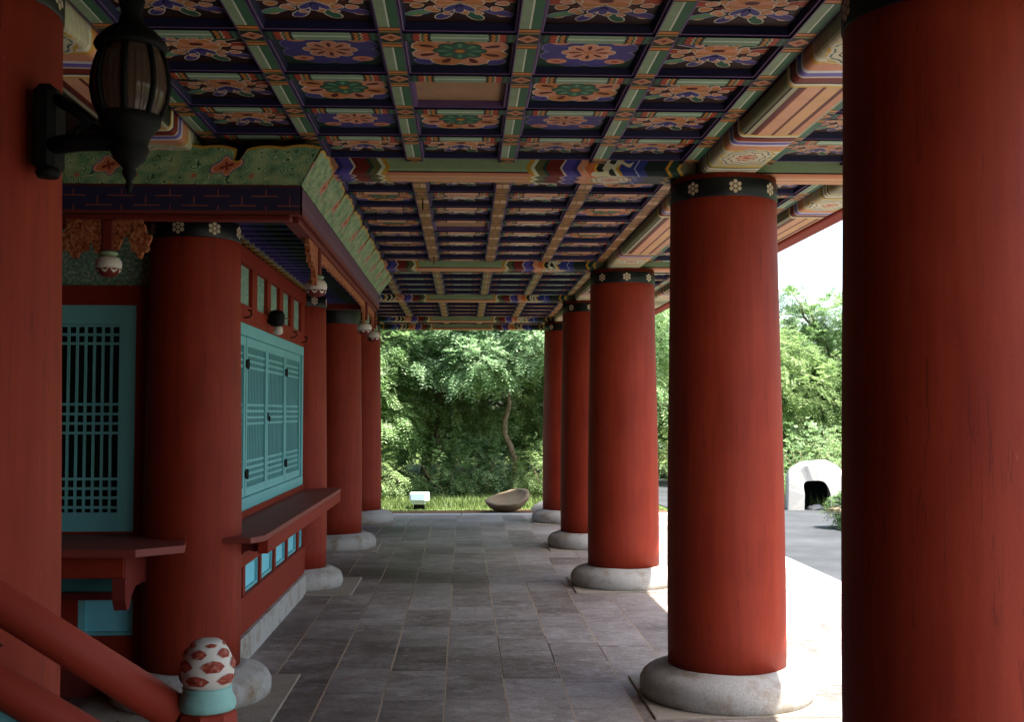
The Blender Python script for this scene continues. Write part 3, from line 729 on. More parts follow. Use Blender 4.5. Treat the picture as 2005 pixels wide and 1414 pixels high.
b.box(XL,XB-.0,YFB+.002,YFB+.075,ZB,ZT,m_dkred); b.box(XB-.075,XB-.002,YFB+.075,YE,ZB,ZT,m_dkred); b.box(XL,XB-.075,YE-.075,YE,ZB,ZT,m_dkred)
fb((XL,YFB),(XB,YFB),0,m_fret); fb((XB,YFB),(XB,YE),0,m_fret2)
b.box(XL,XB-.055,YFB+.02,YFB+.11,ZB-.03,ZB-.0005,m_dkred,.006); b.box(XB-.11,XB-.02,YFB+.111,YE-.08,ZB-.0305,ZB-.0008,m_dkred,.006)
cpart(b,'fret_beam',fixn=False)
# slanting scalloped boards
M=Mat('green_scroll_paint',.55,.3); u,v=M.uv(); M.pos()
wv=M.n('ShaderNodeTexNoise'); wv.inputs['Scale'].default_value=11; wv.inputs['Detail'].default_value=1.0; M.link(M.comb(u,v*1.4,0.0),wv.inputs['Vector'])
a=E(M.nt,wv.outputs[0]); con=((a*9).frac()-.5).abs()
col=M.ramp(a,[(.35,'557f55'),(.5,'7aa67a'),(.62,'94b98c')],'LINEAR'); col=M.mix(con.lt(.07),col,'355c3a'); col=M.mix((con-.16).abs().lt(.03),col,'c3cf9a'); col=M.mix((con-.38).abs().lt(.03)*(a.gt(.52)),col,'b98a25')
fu=(((u+.35)/.62).frac()-.5)*.62; fv=v-.095; r=(fu*fu*.55+fv*fv*1.6).sqrt(); an=fu.op('ARCTAN2',fv); rr=r+((an*4).op('SINE'))*.012
fl=M.ramp(rr*8,[(0,'7a2418'),(.14,'c8704a'),(.33,'d79a74'),(.42,'4a3f8a'),(.5,'86b08a')])
col=M.mix(rr.lt(.058),col,fl)
sp=((((u+.04)/.31).frac()-.5)*.31); r2=(sp*sp+(v-.045)*(v-.045)).sqrt(); col=M.mix(r2.lt(.013),col,'c07050')
m_scroll=weather(M,col,.3,7,.05,60,dim=.68)
def scallop(sx,L,per=.62):
    "top outline height offset along s"
    q=(sx%per)/per
    h=.030*abs(sin(q*pi))**.5+.012*abs(sin(q*pi*3))
    if q<.04 or q>.96: h-=.05
    return h
def slantboard(P_,L,per,nm,flip=False):
    "P_(s,t): 3-D point, t 0..1 across the board"
    n=int(L/.012); outer=MB(); W0=.200
    S0=[i*L/n for i in range(n+1)]
    for i in range(n):
        s0,s1=S0[i],S0[i+1]; h0=(W0-.03+scallop(s0,L,per)); h1=(W0-.03+scallop(s1,L,per))
        for (v0a,v1a,v0b,v1b,mt) in ((0,h0-.016,0,h1-.016,m_scroll),(h0-.016,h0-.004,h1-.016,h1-.004,P['ochre']),(h0-.004,h0,h1-.004,h1,P['black'])):
            outer.face([P_(s0,v0a,0),P_(s1,v0b,0),P_(s1,v1b,0),P_(s0,v1a,0)],mt,[(s0,v0a),(s1,v0b),(s1,v1b),(s0,v1a)])
        outer.face([P_(s0,h0,0),P_(s1,h1,0),P_(s1,h1,.02),P_(s0,h0,.02)],P['ochre'])
        outer.face([P_(s0,0,.02),P_(s1,0,.02),P_(s1,h1,.02),P_(s0,h0,.02)],P['ground'])
    cpart(outer,nm,fixn=False)
LF=XB-XL; sl=.65  # slant: outward .13 over rise .2
def PF(s,v,d):
    q=v; x=XB-(LF-s)+ (s/LF)*v*sl; return (x,YFB-.004-v*sl+d*1.0,ZT+.001+v*.93-d*.4)
slantboard(PF,LF,.62,'front_scroll_board')
LS=YE-YFB
def PS(s,v,d):
    y=YFB+s-(1-s/LS)*v*sl; return (XB+.004+v*sl-d,y,ZT+.001+v*.93-d*.4)
slantboard(PS,LS,.62,'side_scroll_board')
# dark painted soffit with rafters
b=MB(); b.box(XL,XB-.08,YFB+.08,YE-.08,2.905,2.93,P['dkgreen']); sf=cpart(b,'soffit')
m_raft=Mat('rafter_paint',.6,.25); u=m_raft.pos(); cu=((u[0]+1.5)/.6).abs(); col=m_raft.ramp(cu.min(1.0),[(0,'b98a25'),(.06,'b9c0a0'),(.12,'4e4392'),(.30,'2a3a6a'),(.45,'1f4030'),(.6,'27385a')]); weather(m_raft,col,.3,6,.05,50,dim=.5)
for i in range(29):
    y=6.55+i*.193; b=MB(); b.box(-1.50,XB-.085,y-.035,y+.035,2.835,2.904,m_raft.m,.008); b.v=[(v[0]+2.9,v[1]-9.2,v[2]) for v in b.v]; b.build('rafter',sf)
# drop posts with lotus bulbs, gilt carved arches
m_bulb=Mat('lotus_bulb_paint',.5,.3); p=m_bulb.pos(True); an=p[0].op('ARCTAN2',p[1]); 
m_bulb.out('c9a79a'); 
m_white=simple('aged_white_paint','c9c2b8',.55,.3,.12,12,60,.08)
m_gilt=Mat('carved_gilt_paint',.55,.3); m_gilt.pos(); a=m_gilt.noise(m_gilt.pk,45,3,.7); m_gilt.out(m_gilt.ramp(a,[(.35,'5a2416'),(.48,'9a4e2c'),(.62,'b5784e'),(.74,'6f7a52')],'LINEAR')).bump(a,.8,.02)
m_gilt=m_gilt.m
def pendant(x,y):
    b=MB(); b.box(x-.032,x+.032,y-.032,y+.032,2.585,ZB-.031,m_dkred,.008)
    dp=cpart(b,'drop_post')
    b=MB(); b.lathe([(.030,2.586),(.046,2.580),(.052,2.571),(.046,2.561),(.035,2.557)],P['pale'],(x,y,0),20)
    b.v=[(v[0]+2.9,v[1]-9.2,v[2]) for v in b.v]; b.build('collar',dp)
    b=MB(); prof=[(.034,2.556),(.056,2.548),(.069,2.528),(.072,2.508),(.068,2.488)]
    b.lathe(prof,m_white,(x,y,0),24)
    b.lathe([(.068,2.4875),(.058,2.466),(.040,2.450),(.018,2.443),(.001,2.441)],m_dkred,(x,y,0),24)
    # petal tips painted down over the red
    for k in range(8):
        a0=k*pi/4; pts=[]
        for (da,zz,rr) in ((-.36,2.489,.0693),(.36,2.489,.0693),(.2,2.472,.0635),(0,2.462,.0575),(-.2,2.472,.0635)): pts.append((x+rr*cos(a0+da),y+rr*sin(a0+da),zz))
        b.face(pts,m_white)
    b.v=[(v[0]+2.9,v[1]-9.2,v[2]) for v in b.v]; b.build('lotus_bulb',dp)
def arch(L,fn):
    "carved bracket arch hanging under the beam over a span L"
    n=60; b=MB()
    for i in range(n):
        s0,s1=L*i/n,L*(i+1)/n
        def h(s):
            q=min(s,L-s); base=.045+.17*math.exp(-(q/.085)**1.1)+ .012*math.exp(-q/.5); return base+.014*abs(sin(q*42))
        b.face([fn(s0,0,0),fn(s1,0,0),fn(s1,-h(s1),0),fn(s0,-h(s0),0)],m_gilt); b.face([fn(s0,0,.022),fn(s1,0,.022),fn(s1,-h(s1),.022),fn(s0,-h(s0),.022)],m_gilt)
        b.face([fn(s0,-h(s0),0),fn(s1,-h(s1),0),fn(s1,-h(s1),.022),fn(s0,-h(s0),.022)],m_gilt)
    cpart(b,'carved_arch')
PX=XB-.055
for (x,y) in ((-1.947,YFB+.055),(-3.45,YFB+.055),(PX,7.42),(PX,11.02),(PX,12.12)): pendant(x,y)
arch(3.53,lambda s,z,d:(PX-.011+d,7.455+s,ZB-.031+z)); arch(1.03,lambda s,z,d:(PX-.011+d,11.055+s,ZB-.031+z))
# flame-shaped brackets beside the posts
def flame(fn,sc=1.0):
    pts=[(.0,.0),(.17,.0),(.175,-.04),(.15,-.06),(.155,-.10),(.13,-.12),(.135,-.17),(.10,-.15),(.085,-.19),(.065,-.16),(.04,-.24),(.03,-.30),(0.0,-.31)]
    b=MB(); b.prism([(a*sc,z*sc) for a,z in pts],fn,0,.03,m_gilt); cpart(b,'flame_bracket')
flame(lambda a,z,d:(-1.915+a,YFB+.03+d,ZB-.031+z*.6),.9); flame(lambda a,z,d:(-1.98-a*1.1,YFB+.03+d,ZB-.031+z*.62),1.0)
flame(lambda a,z,d:(PX-.014+d,7.385-a*2.6,ZB-.031+z*.85),.95)
# carved rosettes either side of the front drop post
for sx,w in ((-1,.085),(1,.055)):
    b=MB(); pts=[]
    for k in range(22):
        a=2*pi*k/22; r=1+.16*sin(a*7)+.08*cos(a*4); pts.append((w*r*cos(a),.085*r*sin(a)-.115))
    b.prism(pts,lambda a,z,d,sx=sx:(-1.947+sx*.175+a,YFB+.02+d,ZB-.031+z),0,.035,m_gilt); cpart(b,'carved_rosette')

# small lamp over the side window
wl=thing('wall_spotlight','small black spotlight with a white lamp above the teal shutters','lamp',(-1.46,9.02,2.41))
b=MB(); b.tube([(-.07,0,0),(-.01,0,.01)],.018,m_iron,8); b.build('mount',wl)
b=MB(); b.lathe([(.02,.07),(.05,.06),(.062,.03),(.062,-.03),(.045,-.055),(.03,-.06)],m_iron,(0,0,.02),16); b.build('housing',wl)
b=MB(); b.lathe([(.028,-.035),(.036,-.06),(.038,-.085),(.025,-.10),(.003,-.105)],m_white,(.012,0,.0),16); b.build('lamp_bulb',wl)
b=MB(); b.tube([(.05,.0,.02),(.085,.01,.03),(.09,.01,.015)],.005,P['ochre'],6); b.build('cord',wl)

# ---------------------------------------------------------------- stair railing in the foreground
rl=thing('stair_railing','red wooden stair railing sloping down to a bud-topped post, bottom left','railing',(-.675,3.1,0))
m_rail=simple('railing_red','8a3020',.6,.2,.2,4,60,.12)
def rpart(b,name,par=rl,fixn=True):
    b.v=[(v[0]+.675,v[1]-3.1,v[2]) for v in b.v]; return b.build(name,par,fixn)
def railpt(x,z,y=3.1): return (x,y,z)
U0,U1=(-1.275,1.235),(-.775,.918)
du=((U1[0]-U0[0]),(U1[1]-U0[1])); ext=lambda k:(U0[0]+du[0]*k,U0[1]+du[1]*k)
b=MB(); b.tube([railpt(*ext(-1.4)),railpt(*ext(.0)),railpt(*ext(1.06))],.050,m_rail,16); rpart(b,'upper_rail')
D0,D1=(-1.275,1.02),(-1.045,.883)
dl=((D1[0]-D0[0]),(D1[1]-D0[1])); exl=lambda k:(D0[0]+dl[0]*k,D0[1]+dl[1]*k)
b=MB(); b.tube([railpt(*exl(-3)),railpt(*exl(0)),railpt(*exl(2.5))],.050,m_rail,16); rpart(b,'lower_rail')
b=MB(); e0,e1=exl(-3),exl(2.5)
b.prism([(e0[0],e0[1]-.04),(e1[0],e1[1]-.04),(e1[0],e1[1]-.33),(e0[0],e0[1]-.33)],lambda a,z,d:(a,3.085+d,z),0,.03,m_teal); rpart(b,'panel_board')
b=MB(); b.prism([(e0[0],e0[1]-.33),(e1[0],e1[1]-.33),(e1[0],e1[1]-.47),(e0[0],e0[1]-.47)],lambda a,z,d:(a,3.06+d,z),0,.08,m_rail); rpart(b,'stringer')
# lotus-leaf cups between the rails
for k,(cx_,cz_,sc) in enumerate(((-1.30,1.135,1.0),(-.86,.845,.62))):
    b=MB(); m=MB()
    pts=[(-.09,.062),(-.04,.035),(.0,.005),(.045,-.022),(.085,-.052),(.052,-.060),(.02,-.075),(-.01,-.085),(-.06,-.075)]
    b.prism([(cx_+a*sc,cz_+z*sc) for a,z in pts],lambda a,z,d:(a,3.075+d,z),0,.05,P['pale'],P['brown']); rpart(b,'leaf_cup')
b=MB(); b.lathe([(.085,0),(.085,.85),(.080,.87),(.078,.911),(.072,.916),(.05,.917)],m_rail,(-.675,3.1,0),8,smooth=False); rpart(b,'newel_post')
m_tealc=simple('chalky_teal','86b5ad',.6,.25,.2,14,50,.3)
b=MB(); b.lathe([(.062,.916),(.072,.919),(.0755,.930),(.073,.945),(.066,.958),(.063,.970),(.065,.976),(.05,.979)],m_tealc,(-.675,3.1,0),32); rpart(b,'finial_collar')
BZ=.976; budp=[(.050,.0),(.060,.004),(.067,.02),(.0695,.040),(.068,.062),(.062,.086),(.053,.106),(.044,.118),(.040,.124),(.030,.131),(.012,.134),(.001,.134)]; budp=[(r_,z_*.94) for r_,z_ in budp]
def brad(z):
    for (r0,z0),(r1,z1) in zip(budp,budp[1:]):
        if z0<=z<=z1: return r0+(r1-r0)*(z-z0)/max(1e-6,z1-z0)
    return .03
b=MB(); b.lathe([(r,BZ+z) for r,z in budp],m_white,(-.675,3.1,0),40)
m_mark=Mat('worn_red_marks',.6,.25); m_mark.pos(); a=m_mark.noise(m_mark.pk,90,3,.7); m_mark.out(m_mark.ramp(a,[(.3,'7a2a1e'),(.55,'93402f'),(.7,'b5897c')],'LINEAR')); m_mark=m_mark.m
for row,(zc,hh,ww,n,ph) in enumerate(((.028,.030,.070,5,.0),(.066,.033,.066,5,.5),(.099,.025,.046,5,.0),(.121,.010,.032,5,.5))):
    for k in range(n):
        a0=(k+ph)*2*pi/n-pi/2-.20
        out=[(-1,.05),(-.62,.7),(-.12,1),(.12,1),(.62,.7),(1,.05),(.5,-.8),(-.5,-.8)]
        cen=[]
        for (pa,pz) in out:
            z=zc*.94+pz*hh/2; r=brad(z)+.0030; a=a0+pa*ww/2/max(r,.02); cen.append((-.675+r*cos(a),3.1+r*sin(a),BZ+z))
        r=brad(zc*.94)+.0058; c0=(-.675+r*cos(a0),3.1+r*sin(a0),BZ+zc*.94)
        for i in range(8): b.face([c0,cen[i],cen[(i+1)%8]],m_mark)
rpart(b,'bud_finial',fixn=False)

# ---------------------------------------------------------------- lantern on the left column
ln_=thing('wall_lantern','black iron lantern with ribbed glass on a bracket from the left column','lantern',(-1.0,3.45,2.70))
b=MB(); b.box(-.295,-.225,-.0,.12,-.275,-.01,m_iron,.02); b.lathe([(.03,-.015),(.038,0),(.03,.015)],m_iron,(-.25,.03,-.28),12); b.build('back_plate',ln_)
b=MB(); b.tube([(-.26,.03,-.20),(-.15,.01,-.19),(-.05,0,-.19),(0,0,-.20)],.028,m_iron,10); b.tube([(-.24,.03,-.05),(-.17,.01,-.09),(-.11,0,-.14)],.018,m_iron,8)
sp=[(-.13+.055*(1-k/14)*cos(k*.5),.0,-.185+.055*(1-k/14)*sin(k*.5)) for k in range(14)]; b.tube(sp,.011,m_iron,8); b.build('arm',ln_)
b=MB(); b.lathe([(.012,.36),(.03,.33),(.022,.27),(.040,.24),(.030,.20),(.040,.165),(.072,.145),(.100,.115),(.108,.100),(.104,.090),(.06,.088)],m_iron,n=24); b.build('cap',ln_)
M=Mat('lantern_glass',.12,.5); M.b.inputs['Transmission Weight'].default_value=.45; M.b.inputs['IOR'].default_value=1.3; M.out('a08876'); M.pos(True); M.b.inputs['Base Color'].default_value=lin('5f4c40'); m_glass=M.m
b=MB(); v=[];F=[]; n=96; prof=[(.082,.09),(.096,.05),(.104,.01),(.106,-.03),(.098,-.075),(.082,-.11)]
for r,z in prof:
    for i in range(n): a=2*pi*i/n; q=r*(1+.02*sin(a*32)); v.append((q*cos(a),q*sin(a),z))
for j in range(len(prof)-1):
    for i in range(n): k=(i+1)%n; F.append((j*n+i,j*n+k,(j+1)*n+k,(j+1)*n+i))
b.idx(v,F,m_glass,None,True); b.build('ribbed_glass',ln_)
for k in range(8):
    a=k*pi/4+.12; b=MB(); b.tube([(1.05*r*cos(a),1.05*r*sin(a),z) for r,z in prof],.0085,m_iron,6); b.build('cage_bar',ln_)
b=MB(); b.lathe([(.078,-.105),(.092,-.115),(.088,-.14),(.060,-.175),(.052,-.20),(.058,-.215),(.045,-.245),(.018,-.27),(.022,-.285),(.008,-.31),(.012,-.325),(.001,-.35)],m_iron,n=24); b.build('bowl_finial',ln_)

# ---------------------------------------------------------------- garden things
# stone basin
bs=thing('stone_basin','tilted round stone basin lying on the grass strip at the end of the walkway','stone basin',(.80,20.35,.0))
b=MB(); v=[];F=[]; n=40
prof=[(.02,.0),(.16,.008),(.28,.05),(.35,.12),(.385,.19),(.388,.215),(.365,.226),(.325,.220),(.305,.19),(.25,.15),(.15,.125),(.02,.12)]
rn=random.Random(3)
for j,(r,z) in enumerate(prof):
    for i in range(n):
        a=2*pi*i/n; k=1+.03*sin(3*a+1)+.02*sin(7*a+j)+rn.uniform(-.022,.022); v.append((r*k*cos(a)*1.03,r*k*sin(a),z+.02*sin(2*a+.5)*(r/.3)))
for j in range(len(prof)-1):
    for i in range(n): k=(i+1)%n; F.append((j*n+i,j*n+k,(j+1)*n+k,(j+1)*n+i))
F.append(tuple(range(n))[::-1]); F.append(tuple((len(prof)-1)*n+i for i in range(n)))
b.idx(v,F,m_basalt,None,True); o=b.build('bowl',bs); o.rotation_euler=(radians(14),radians(-11),0); o.location=(0,-.02,.0)
# garden floodlight box
M=Mat('white_enamel',.35,.4); M.out('eef2f5'); m_enam=M.m
fl_=thing('garden_floodlight','small white box floodlight on a dark foot in the grass','floodlight',(-.80,21.0,-.05),rz=radians(-6))
b=MB(); b.box(-.17,.17,-.09,.12,.14,.30,m_enam,.015); b.build('housing',fl_)
b=MB(); b.box(-.14,.10,-.098,-.0905,.165,.275,simple('lamp_lens','a9c2d4',.2,.5,.05)); b.build('lens',fl_)
b=MB(); b.box(-.13,.11,-.06,.08,.085,.1395,m_enam,.01); b.build('ballast_box',fl_)
b=MB(); b.box(-.10,.09,-.05,.07,-.0,.0845,m_iron,.01); b.build('foot',fl_)
# white stone vault across the road
kv_=thing('stone_vault','pale rounded stone vault with a dark opening across the road','stone vault',(6.30,20.35,-.05))
b=MB(); n=18
outer=[];inner=[]
for i in range(n+1):
    a=pi*i/n; c_=cos(a); s_=sin(a)
    outer.append((-.52*math.copysign(abs(c_)**.55,c_)*(1-.10*s_),.86*abs(s_)**.42)); inner.append((-.235*math.copysign(abs(c_)**.6,c_)-.04+.05*(1-s_),.54*abs(s_)**.35))
def kf(p,y):
    return (p[0]+.018*sin(p[1]*9+y*5)+.012*sin(p[0]*17),y+.015*sin(p[0]*11+p[1]*7),p[1]*(1+.02*sin(p[0]*8+y*6))-.03*(p[0]<-.3))
for i in range(n):
    y0,y1=-.05,1.0
    b.face([kf(outer[i],y0+.05),kf(outer[i+1],y0+.05),kf(outer[i+1],y1),kf(outer[i],y1)],m_plast,None,True)
    o0=[(outer[q][0]*.93,outer[q][1]*.95) for q in (i,i+1)]
    b.face([kf(outer[i],y0+.05),kf(outer[i+1],y0+.05),kf(o0[1],y0),kf(o0[0],y0)],m_plast,None,True)
    b.face([kf(o0[0],y0),kf(o0[1],y0),kf(inner[i+1],y0),kf(inner[i],y0)],m_plast)
    b.face([kf(inner[i],y0),kf(inner[i+1],y0),kf(inner[i+1],y1-.1),kf(inner[i],y1-.1)],m_plast)
b.face([kf(p,y1) for p in outer],m_plast); b.face([kf(p,y1-.1) for p in inner],m_dark)  # end face coloured near-black to paint in the dark of the hollow
b.build('vault_shell',kv_); kv_.rotation_euler=(0,0,radians(-14))
# edging stones along the road
rn=random.Random(9); pk=0
for i,(x,y) in enumerate([(5.95,21.9),(6.12,21.3),(6.35,20.55),(6.5,19.95),(6.85,19.45),(7.2,18.95),(7.6,18.4),(8.0,17.85)]):
    b=MB(); v=[];F=[]
    for j in range(5):
        for k in range(9):
            a=2*pi*k/9; t=j/4*pi/2; rr=rn.uniform(.85,1.1); v.append((.20*rr*cos(a)*cos(t*.9),.13*rr*sin(a)*cos(t*.9),.09*sin(t)*rr))
    for j in range(4):
        for k in range(9): q=(k+1)%9; F.append((j*9+k,j*9+q,(j+1)*9+q,(j+1)*9+k))
    F.append(tuple(36+k for k in range(9))); b.idx(v,F,m_plast if i%3 else m_basalt); o=b.build('edging_stone'); o.location=(x,y,-.05); o.rotation_euler=(0,0,-.9+rn.uniform(-.2,.2))
    tag(o,'rough stone edging the far side of the road, '+['farthest along','second farthest along','left of the vault opening','in front of the vault','right of the vault','right past the vault','second nearest','nearest'][i],'stone','edging stones along the road')
b=MB(); v=[];F=[]
for j in range(6):
    for k in range(12):
        a=2*pi*k/12; t=j/5*pi/2; rr=rn.uniform(.88,1.1); v.append((.30*rr*cos(a)*cos(t*.92),.2*rr*sin(a)*cos(t*.92),.19*sin(t)*rr))
for j in range(5):
    for k in range(12): q=(k+1)%12; F.append((j*12+k,j*12+q,(j+1)*12+q,(j+1)*12+k))
F.append(tuple(60+k for k in range(12))); b.idx(v,F,m_plast,None,True); o=b.build('garden_rock'); o.location=(1.52,20.5,-.05); tag(o,'pale sunlit rock on the grass behind the farthest right-hand column','rock')

# ---------------------------------------------------------------- foliage
def leafmat(name,c1,c2,c3,tr=.35):
    M=Mat(name,.45,.4); g=M.n('ShaderNodeNewGeometry'); r=E(M.nt,g.outputs['Random Per Island']); M.pos(); nz=M.noise(M.pk,.9,3)
    col=M.ramp(r*.6+nz*.5,[(.2,c1),(.5,c2),(.85,c3)],'LINEAR'); M.out(col)
    t=M.n('ShaderNodeBsdfTranslucent'); M.link(col,t.inputs[0]); mx=M.n('ShaderNodeMixShader'); mx.inputs[0].default_value=tr
    M.link(M.b.outputs[0],mx.inputs[1]); M.link(t.outputs[0],mx.inputs[2]); M.link(mx.outputs[0],M.nt.nodes['Material Output'].inputs[0]); return M.m
LM=[leafmat('leaves_blue_green','43633a','7b9c6c','b3c69f',.5),leafmat('leaves_mid_green','43612f','7a9a5c','aec392',.5),leafmat('leaves_yellow_green','526a33','88a263','b8c894',.5),leafmat('leaves_dark_green','3a5430','5a7a46','8aa868',.45),leafmat('grass_blades','3a4a20','5c6f35','84935a',.3)]
M=Mat('bark',.9,.1); M.pos(); a=M.noise(M.pk,18,4,.7); M.out(M.ramp(a,[(.35,'4a3d30'),(.6,'85735f'),(.75,'a39480')],'LINEAR')).bump(a,.7,.02); m_bark=M.m
def sprays(b_v,b_f,pts,size,nl,rn,droop=.5,wide=.32):
    "compound leaves: pairs of leaflets on a short arching stalk; pts: (pos, outward dir)"
    for p,d in pts:
        d=Vector(d); d.z-=droop*rn.uniform(.4,1.2); d+=Vector((rn.uniform(-.5,.5),rn.uniform(-.5,.5),rn.uniform(-.4,.4))); 
        if d.length<.1: continue
        d.normalize(); sd_=d.cross(Vector((rn.uniform(-.3,.3),rn.uniform(-.3,.3),1))); 
        if sd_.length<.05: continue
        sd_.normalize(); nn=sd_.cross(d); L=size*rn.uniform(.6,1.25); ll=L*wide
        for k in range(nl):
            t=(k+1)/nl; q=p+d*(L*t)+Vector((0,0,-.35*L*t*t)); ww=ll*(1-.45*abs(t-.45))
            for sg in (-1,1):
                e=(sd_*sg+d*.75+nn*rn.uniform(-.35,.35)).normalized(); f=(e.cross(nn)).normalized()*(ww*.17)
                n=len(b_v); m=q+e*(ww*.5); b_v+= [tuple(q),tuple(m+f),tuple(q+e*ww),tuple(m-f)]; b_f.append((n,n+1,n+2,n+3))
def crown_points(lobes,n,rn,inner=.25):
    pts=[]
    tot=sum(l[3]**2 for l in lobes)
    for (cx_,cy_,cz_,r,fz) in lobes:
        k=int(n*r*r/tot)
        for i in range(k):
            z=rn.uniform(-.75,1); a=rn.uniform(0,2*pi); s_=sqrt(max(0,1-z*z)); d=Vector((s_*cos(a),s_*sin(a),z))
            # noise-carved radius gives clumps and gaps
            w=.80+.22*sin(a*3+cx_*5)*sin(z*5+cy_*3)+.14*sin(a*7+z*9+cz_)
            if w+rn.uniform(-.2,.2)<.70: continue
            rr=r*w*(1-rn.random()**2*inner*1.5); pts.append((Vector((cx_,cy_,cz_))+Vector((d.x*rr,d.y*rr,d.z*rr*fz)),d))
    return pts
def crown_mesh(lobes,n,size,nl,seed,mat,droop=.5,wide=.32):
    rn=random.Random(seed); V=[];F=[]; sprays(V,F,crown_points(lobes,n,rn),size,nl,rn,droop,wide)
    me=bpy.data.meshes.new('crown'); me.from_pydata(V,[],F); me.materials.append(mat); me.update(); return me
def limbs(b,base,tips,r0,rn,wob=.15):
    for tip in tips:
        a=Vector(base); t=Vector(tip); pts=[]; n=7
        for i in range(n+1):
            k=i/n; p=a.lerp(t,k); p+=Vector((rn.uniform(-wob,wob),rn.uniform(-wob,wob),rn.uniform(-wob,wob)*.5))*sin(pi*k); p.z+= .25*(1-k)*k; pts.append(p)
        b.tube(pts,[max(.008,r0*(1-.85*i/n)) for i in range(n+1)],m_bark,7)
def tree(x,y,label,lobes,n,size,nl,seed,mat,trunk=None,group='trees in the garden',cat='tree',tr=.09,droop=.5,wide=.32):
    t=thing('garden_tree',label,cat,(x,y,-.06),group); rn=random.Random(seed)
    me=crown_mesh(lobes,n,size,nl,seed,mat,droop,wide); inst('crown',me,t)
    b=MB(); zc=min(l[2] for l in lobes)
    if trunk is None: trunk=[(0,0,0),(.1,.05,zc*.4),(-.05,.1,zc*.8),(.05,0,zc*1.1)]
    b.tube(trunk,[tr*(1-.35*i/(len(trunk)-1)) for i in range(len(trunk))],m_bark,10)
    for l in lobes: limbs(b,trunk[-1] if l[2]>trunk[-1][2] else trunk[-2],[(l[0],l[1],l[2]+l[3]*.4),(l[0]+l[3]*.6,l[1]-l[3]*.5,l[2])],tr*.55,rn)
    b.build('trunk',t); return t
# the curved tree in the middle of the opening
tree(1.05,24.0,'tree with a pale S-curved trunk right behind the stone basin',
   [(-.9,.2,3.5,1.15,.8),(.5,.3,3.9,1.2,.8),(-.1,.5,4.9,1.3,.8),(-1.9,.1,2.9,.8,.7),(1.4,.2,3.1,.8,.7),(-.7,-.7,2.7,.75,.7),(.5,-.75,3.1,.7,.7)],11000,.27,6,21,LM[0],
   trunk=[(.02,0,0),(0.0,0,.45),(.03,0,.75),(-.07,0,1.05),(-.19,0,1.3),(-.19,0,1.6),(-.10,0,1.9),(-.12,.02,2.2),(-.25,.1,2.7)],tr=.070,droop=.55,wide=.42)
tree(-2.2,24.2,'light green bushy tree at the left of the opening, behind the floodlight',
   [(0,0,2.2,1.15,.9),(.5,-.1,3.0,.9,.8),(-.9,.2,3.6,1.4,.9),(.2,.3,4.6,1.4,.8),(.6,-.3,1.6,.75,.8),(.2,-.8,2.4,.6,.8)],10500,.24,6,22,LM[1],droop=.5,wide=.42)
tree(3.1,26.0,'green tree behind the farthest right-hand column',[(0,0,2.6,1.5,.9),(-.6,.3,4.2,1.5,.8),(.9,.5,3.9,1.4,.9),(-.2,-.2,1.5,1.0,.8)],7500,.25,6,23,LM[1],wide=.42)
tree(-.6,26.8,'tall blue-green tree rising behind the curved trunk',[(0,0,4.0,1.8,.9),(1.4,.3,5.2,1.6,.9),(-1.5,.3,5.2,1.7,.9),(.1,0,6.4,1.6,.8),(.1,-.9,2.2,1.1,.9),(1.5,-.7,1.9,1.1,.9),(-1.3,-.6,1.7,1.0,.9)],11000,.28,6,24,LM[2],droop=.5,wide=.42)
tree(6.9,27.5,'rounded tree with pale leaves beyond the stone vault',[(0,0,2.3,1.3,.9),(-1.0,-.3,1.7,1.0,.9),(1.3,.1,2.0,1.3,.9),(.6,.2,3.0,1.1,.8),(-1.4,.3,2.7,.9,.9)],8500,.24,5,25,LM[2],wide=.42)
tree(9.4,28.5,'tallest tree on the right, its loose top open to the sky',[(.3,0,2.4,1.6,.9),(-.9,.2,3.2,1.0,.8),(.3,.2,4.1,.95,.8),(-1.7,-.2,2.5,1.1,.8),(-.65,.4,4.0,.6,.8),(1.6,.2,3.9,1.1,.8),(-1.1,.1,4.6,.4,.7)],14000,.22,5,26,LM[1],tr=.14,wide=.42)
tree(5.0,31.5,'slender tree at the far end of the road',[(0,0,2.4,1.5,.9),(.6,.1,4.0,1.6,.9),(-.9,.2,3.8,1.4,.9)],3400,.38,5,27,LM[2],wide=.4)
# shrubs under the trees
def shrub(x,y,r,h,label,seed,mat,n=1500,size=.16,group='shrubs under the trees',nl=4):
    t=thing('shrub',label,'shrub',(x,y,-.06),group); rn=random.Random(seed)
    me=crown_mesh([(0,0,h*.5,r,h*.55/r),(r*.5,-.1,h*.35,r*.6,.8),(-r*.5,.1,h*.4,r*.65,.8)],n,size,nl,seed,mat,.3,.45); inst('crown',me,t)
    b=MB()
    for k in range(7): a=k*.9; b.tube([(0,0,0),(.3*r*cos(a),.3*r*sin(a),h*.3),(.6*r*cos(a),.6*r*sin(a),h*.65)],[.02,.014,.007],m_bark,5)
    b.build('stems',t); return t
shrub(-1.9,23.6,.8,1.1,'low shrub left of the floodlight, below the light green tree',31,LM[2])
shrub(-.45,24.2,.9,1.2,'dark shrub directly behind the floodlight',32,LM[1])
shrub(.35,24.4,.9,1.3,'shrub behind the stone basin, left of the curved trunk',33,LM[0])
shrub(1.75,23.7,.75,1.2,'yellow-green shrub right of the stone basin',34,LM[2])
shrub(2.8,24.2,.9,1.3,'shrub hidden mostly by the farthest right-hand column',35,LM[1])
shrub(4.9,30.2,1.0,1.4,'shrub at the end of the road',36,LM[2])
shrub(7.0,22.6,1.1,1.5,'dense shrub right behind the stone vault',37,LM[1],1400)
shrub(5.9,24.6,1.0,1.5,'shrub left of the stone vault beside the road',38,LM[1],1200)
shrub(8.6,23.5,1.3,1.8,'large shrub to the right behind the stone vault',39,LM[2],1400)
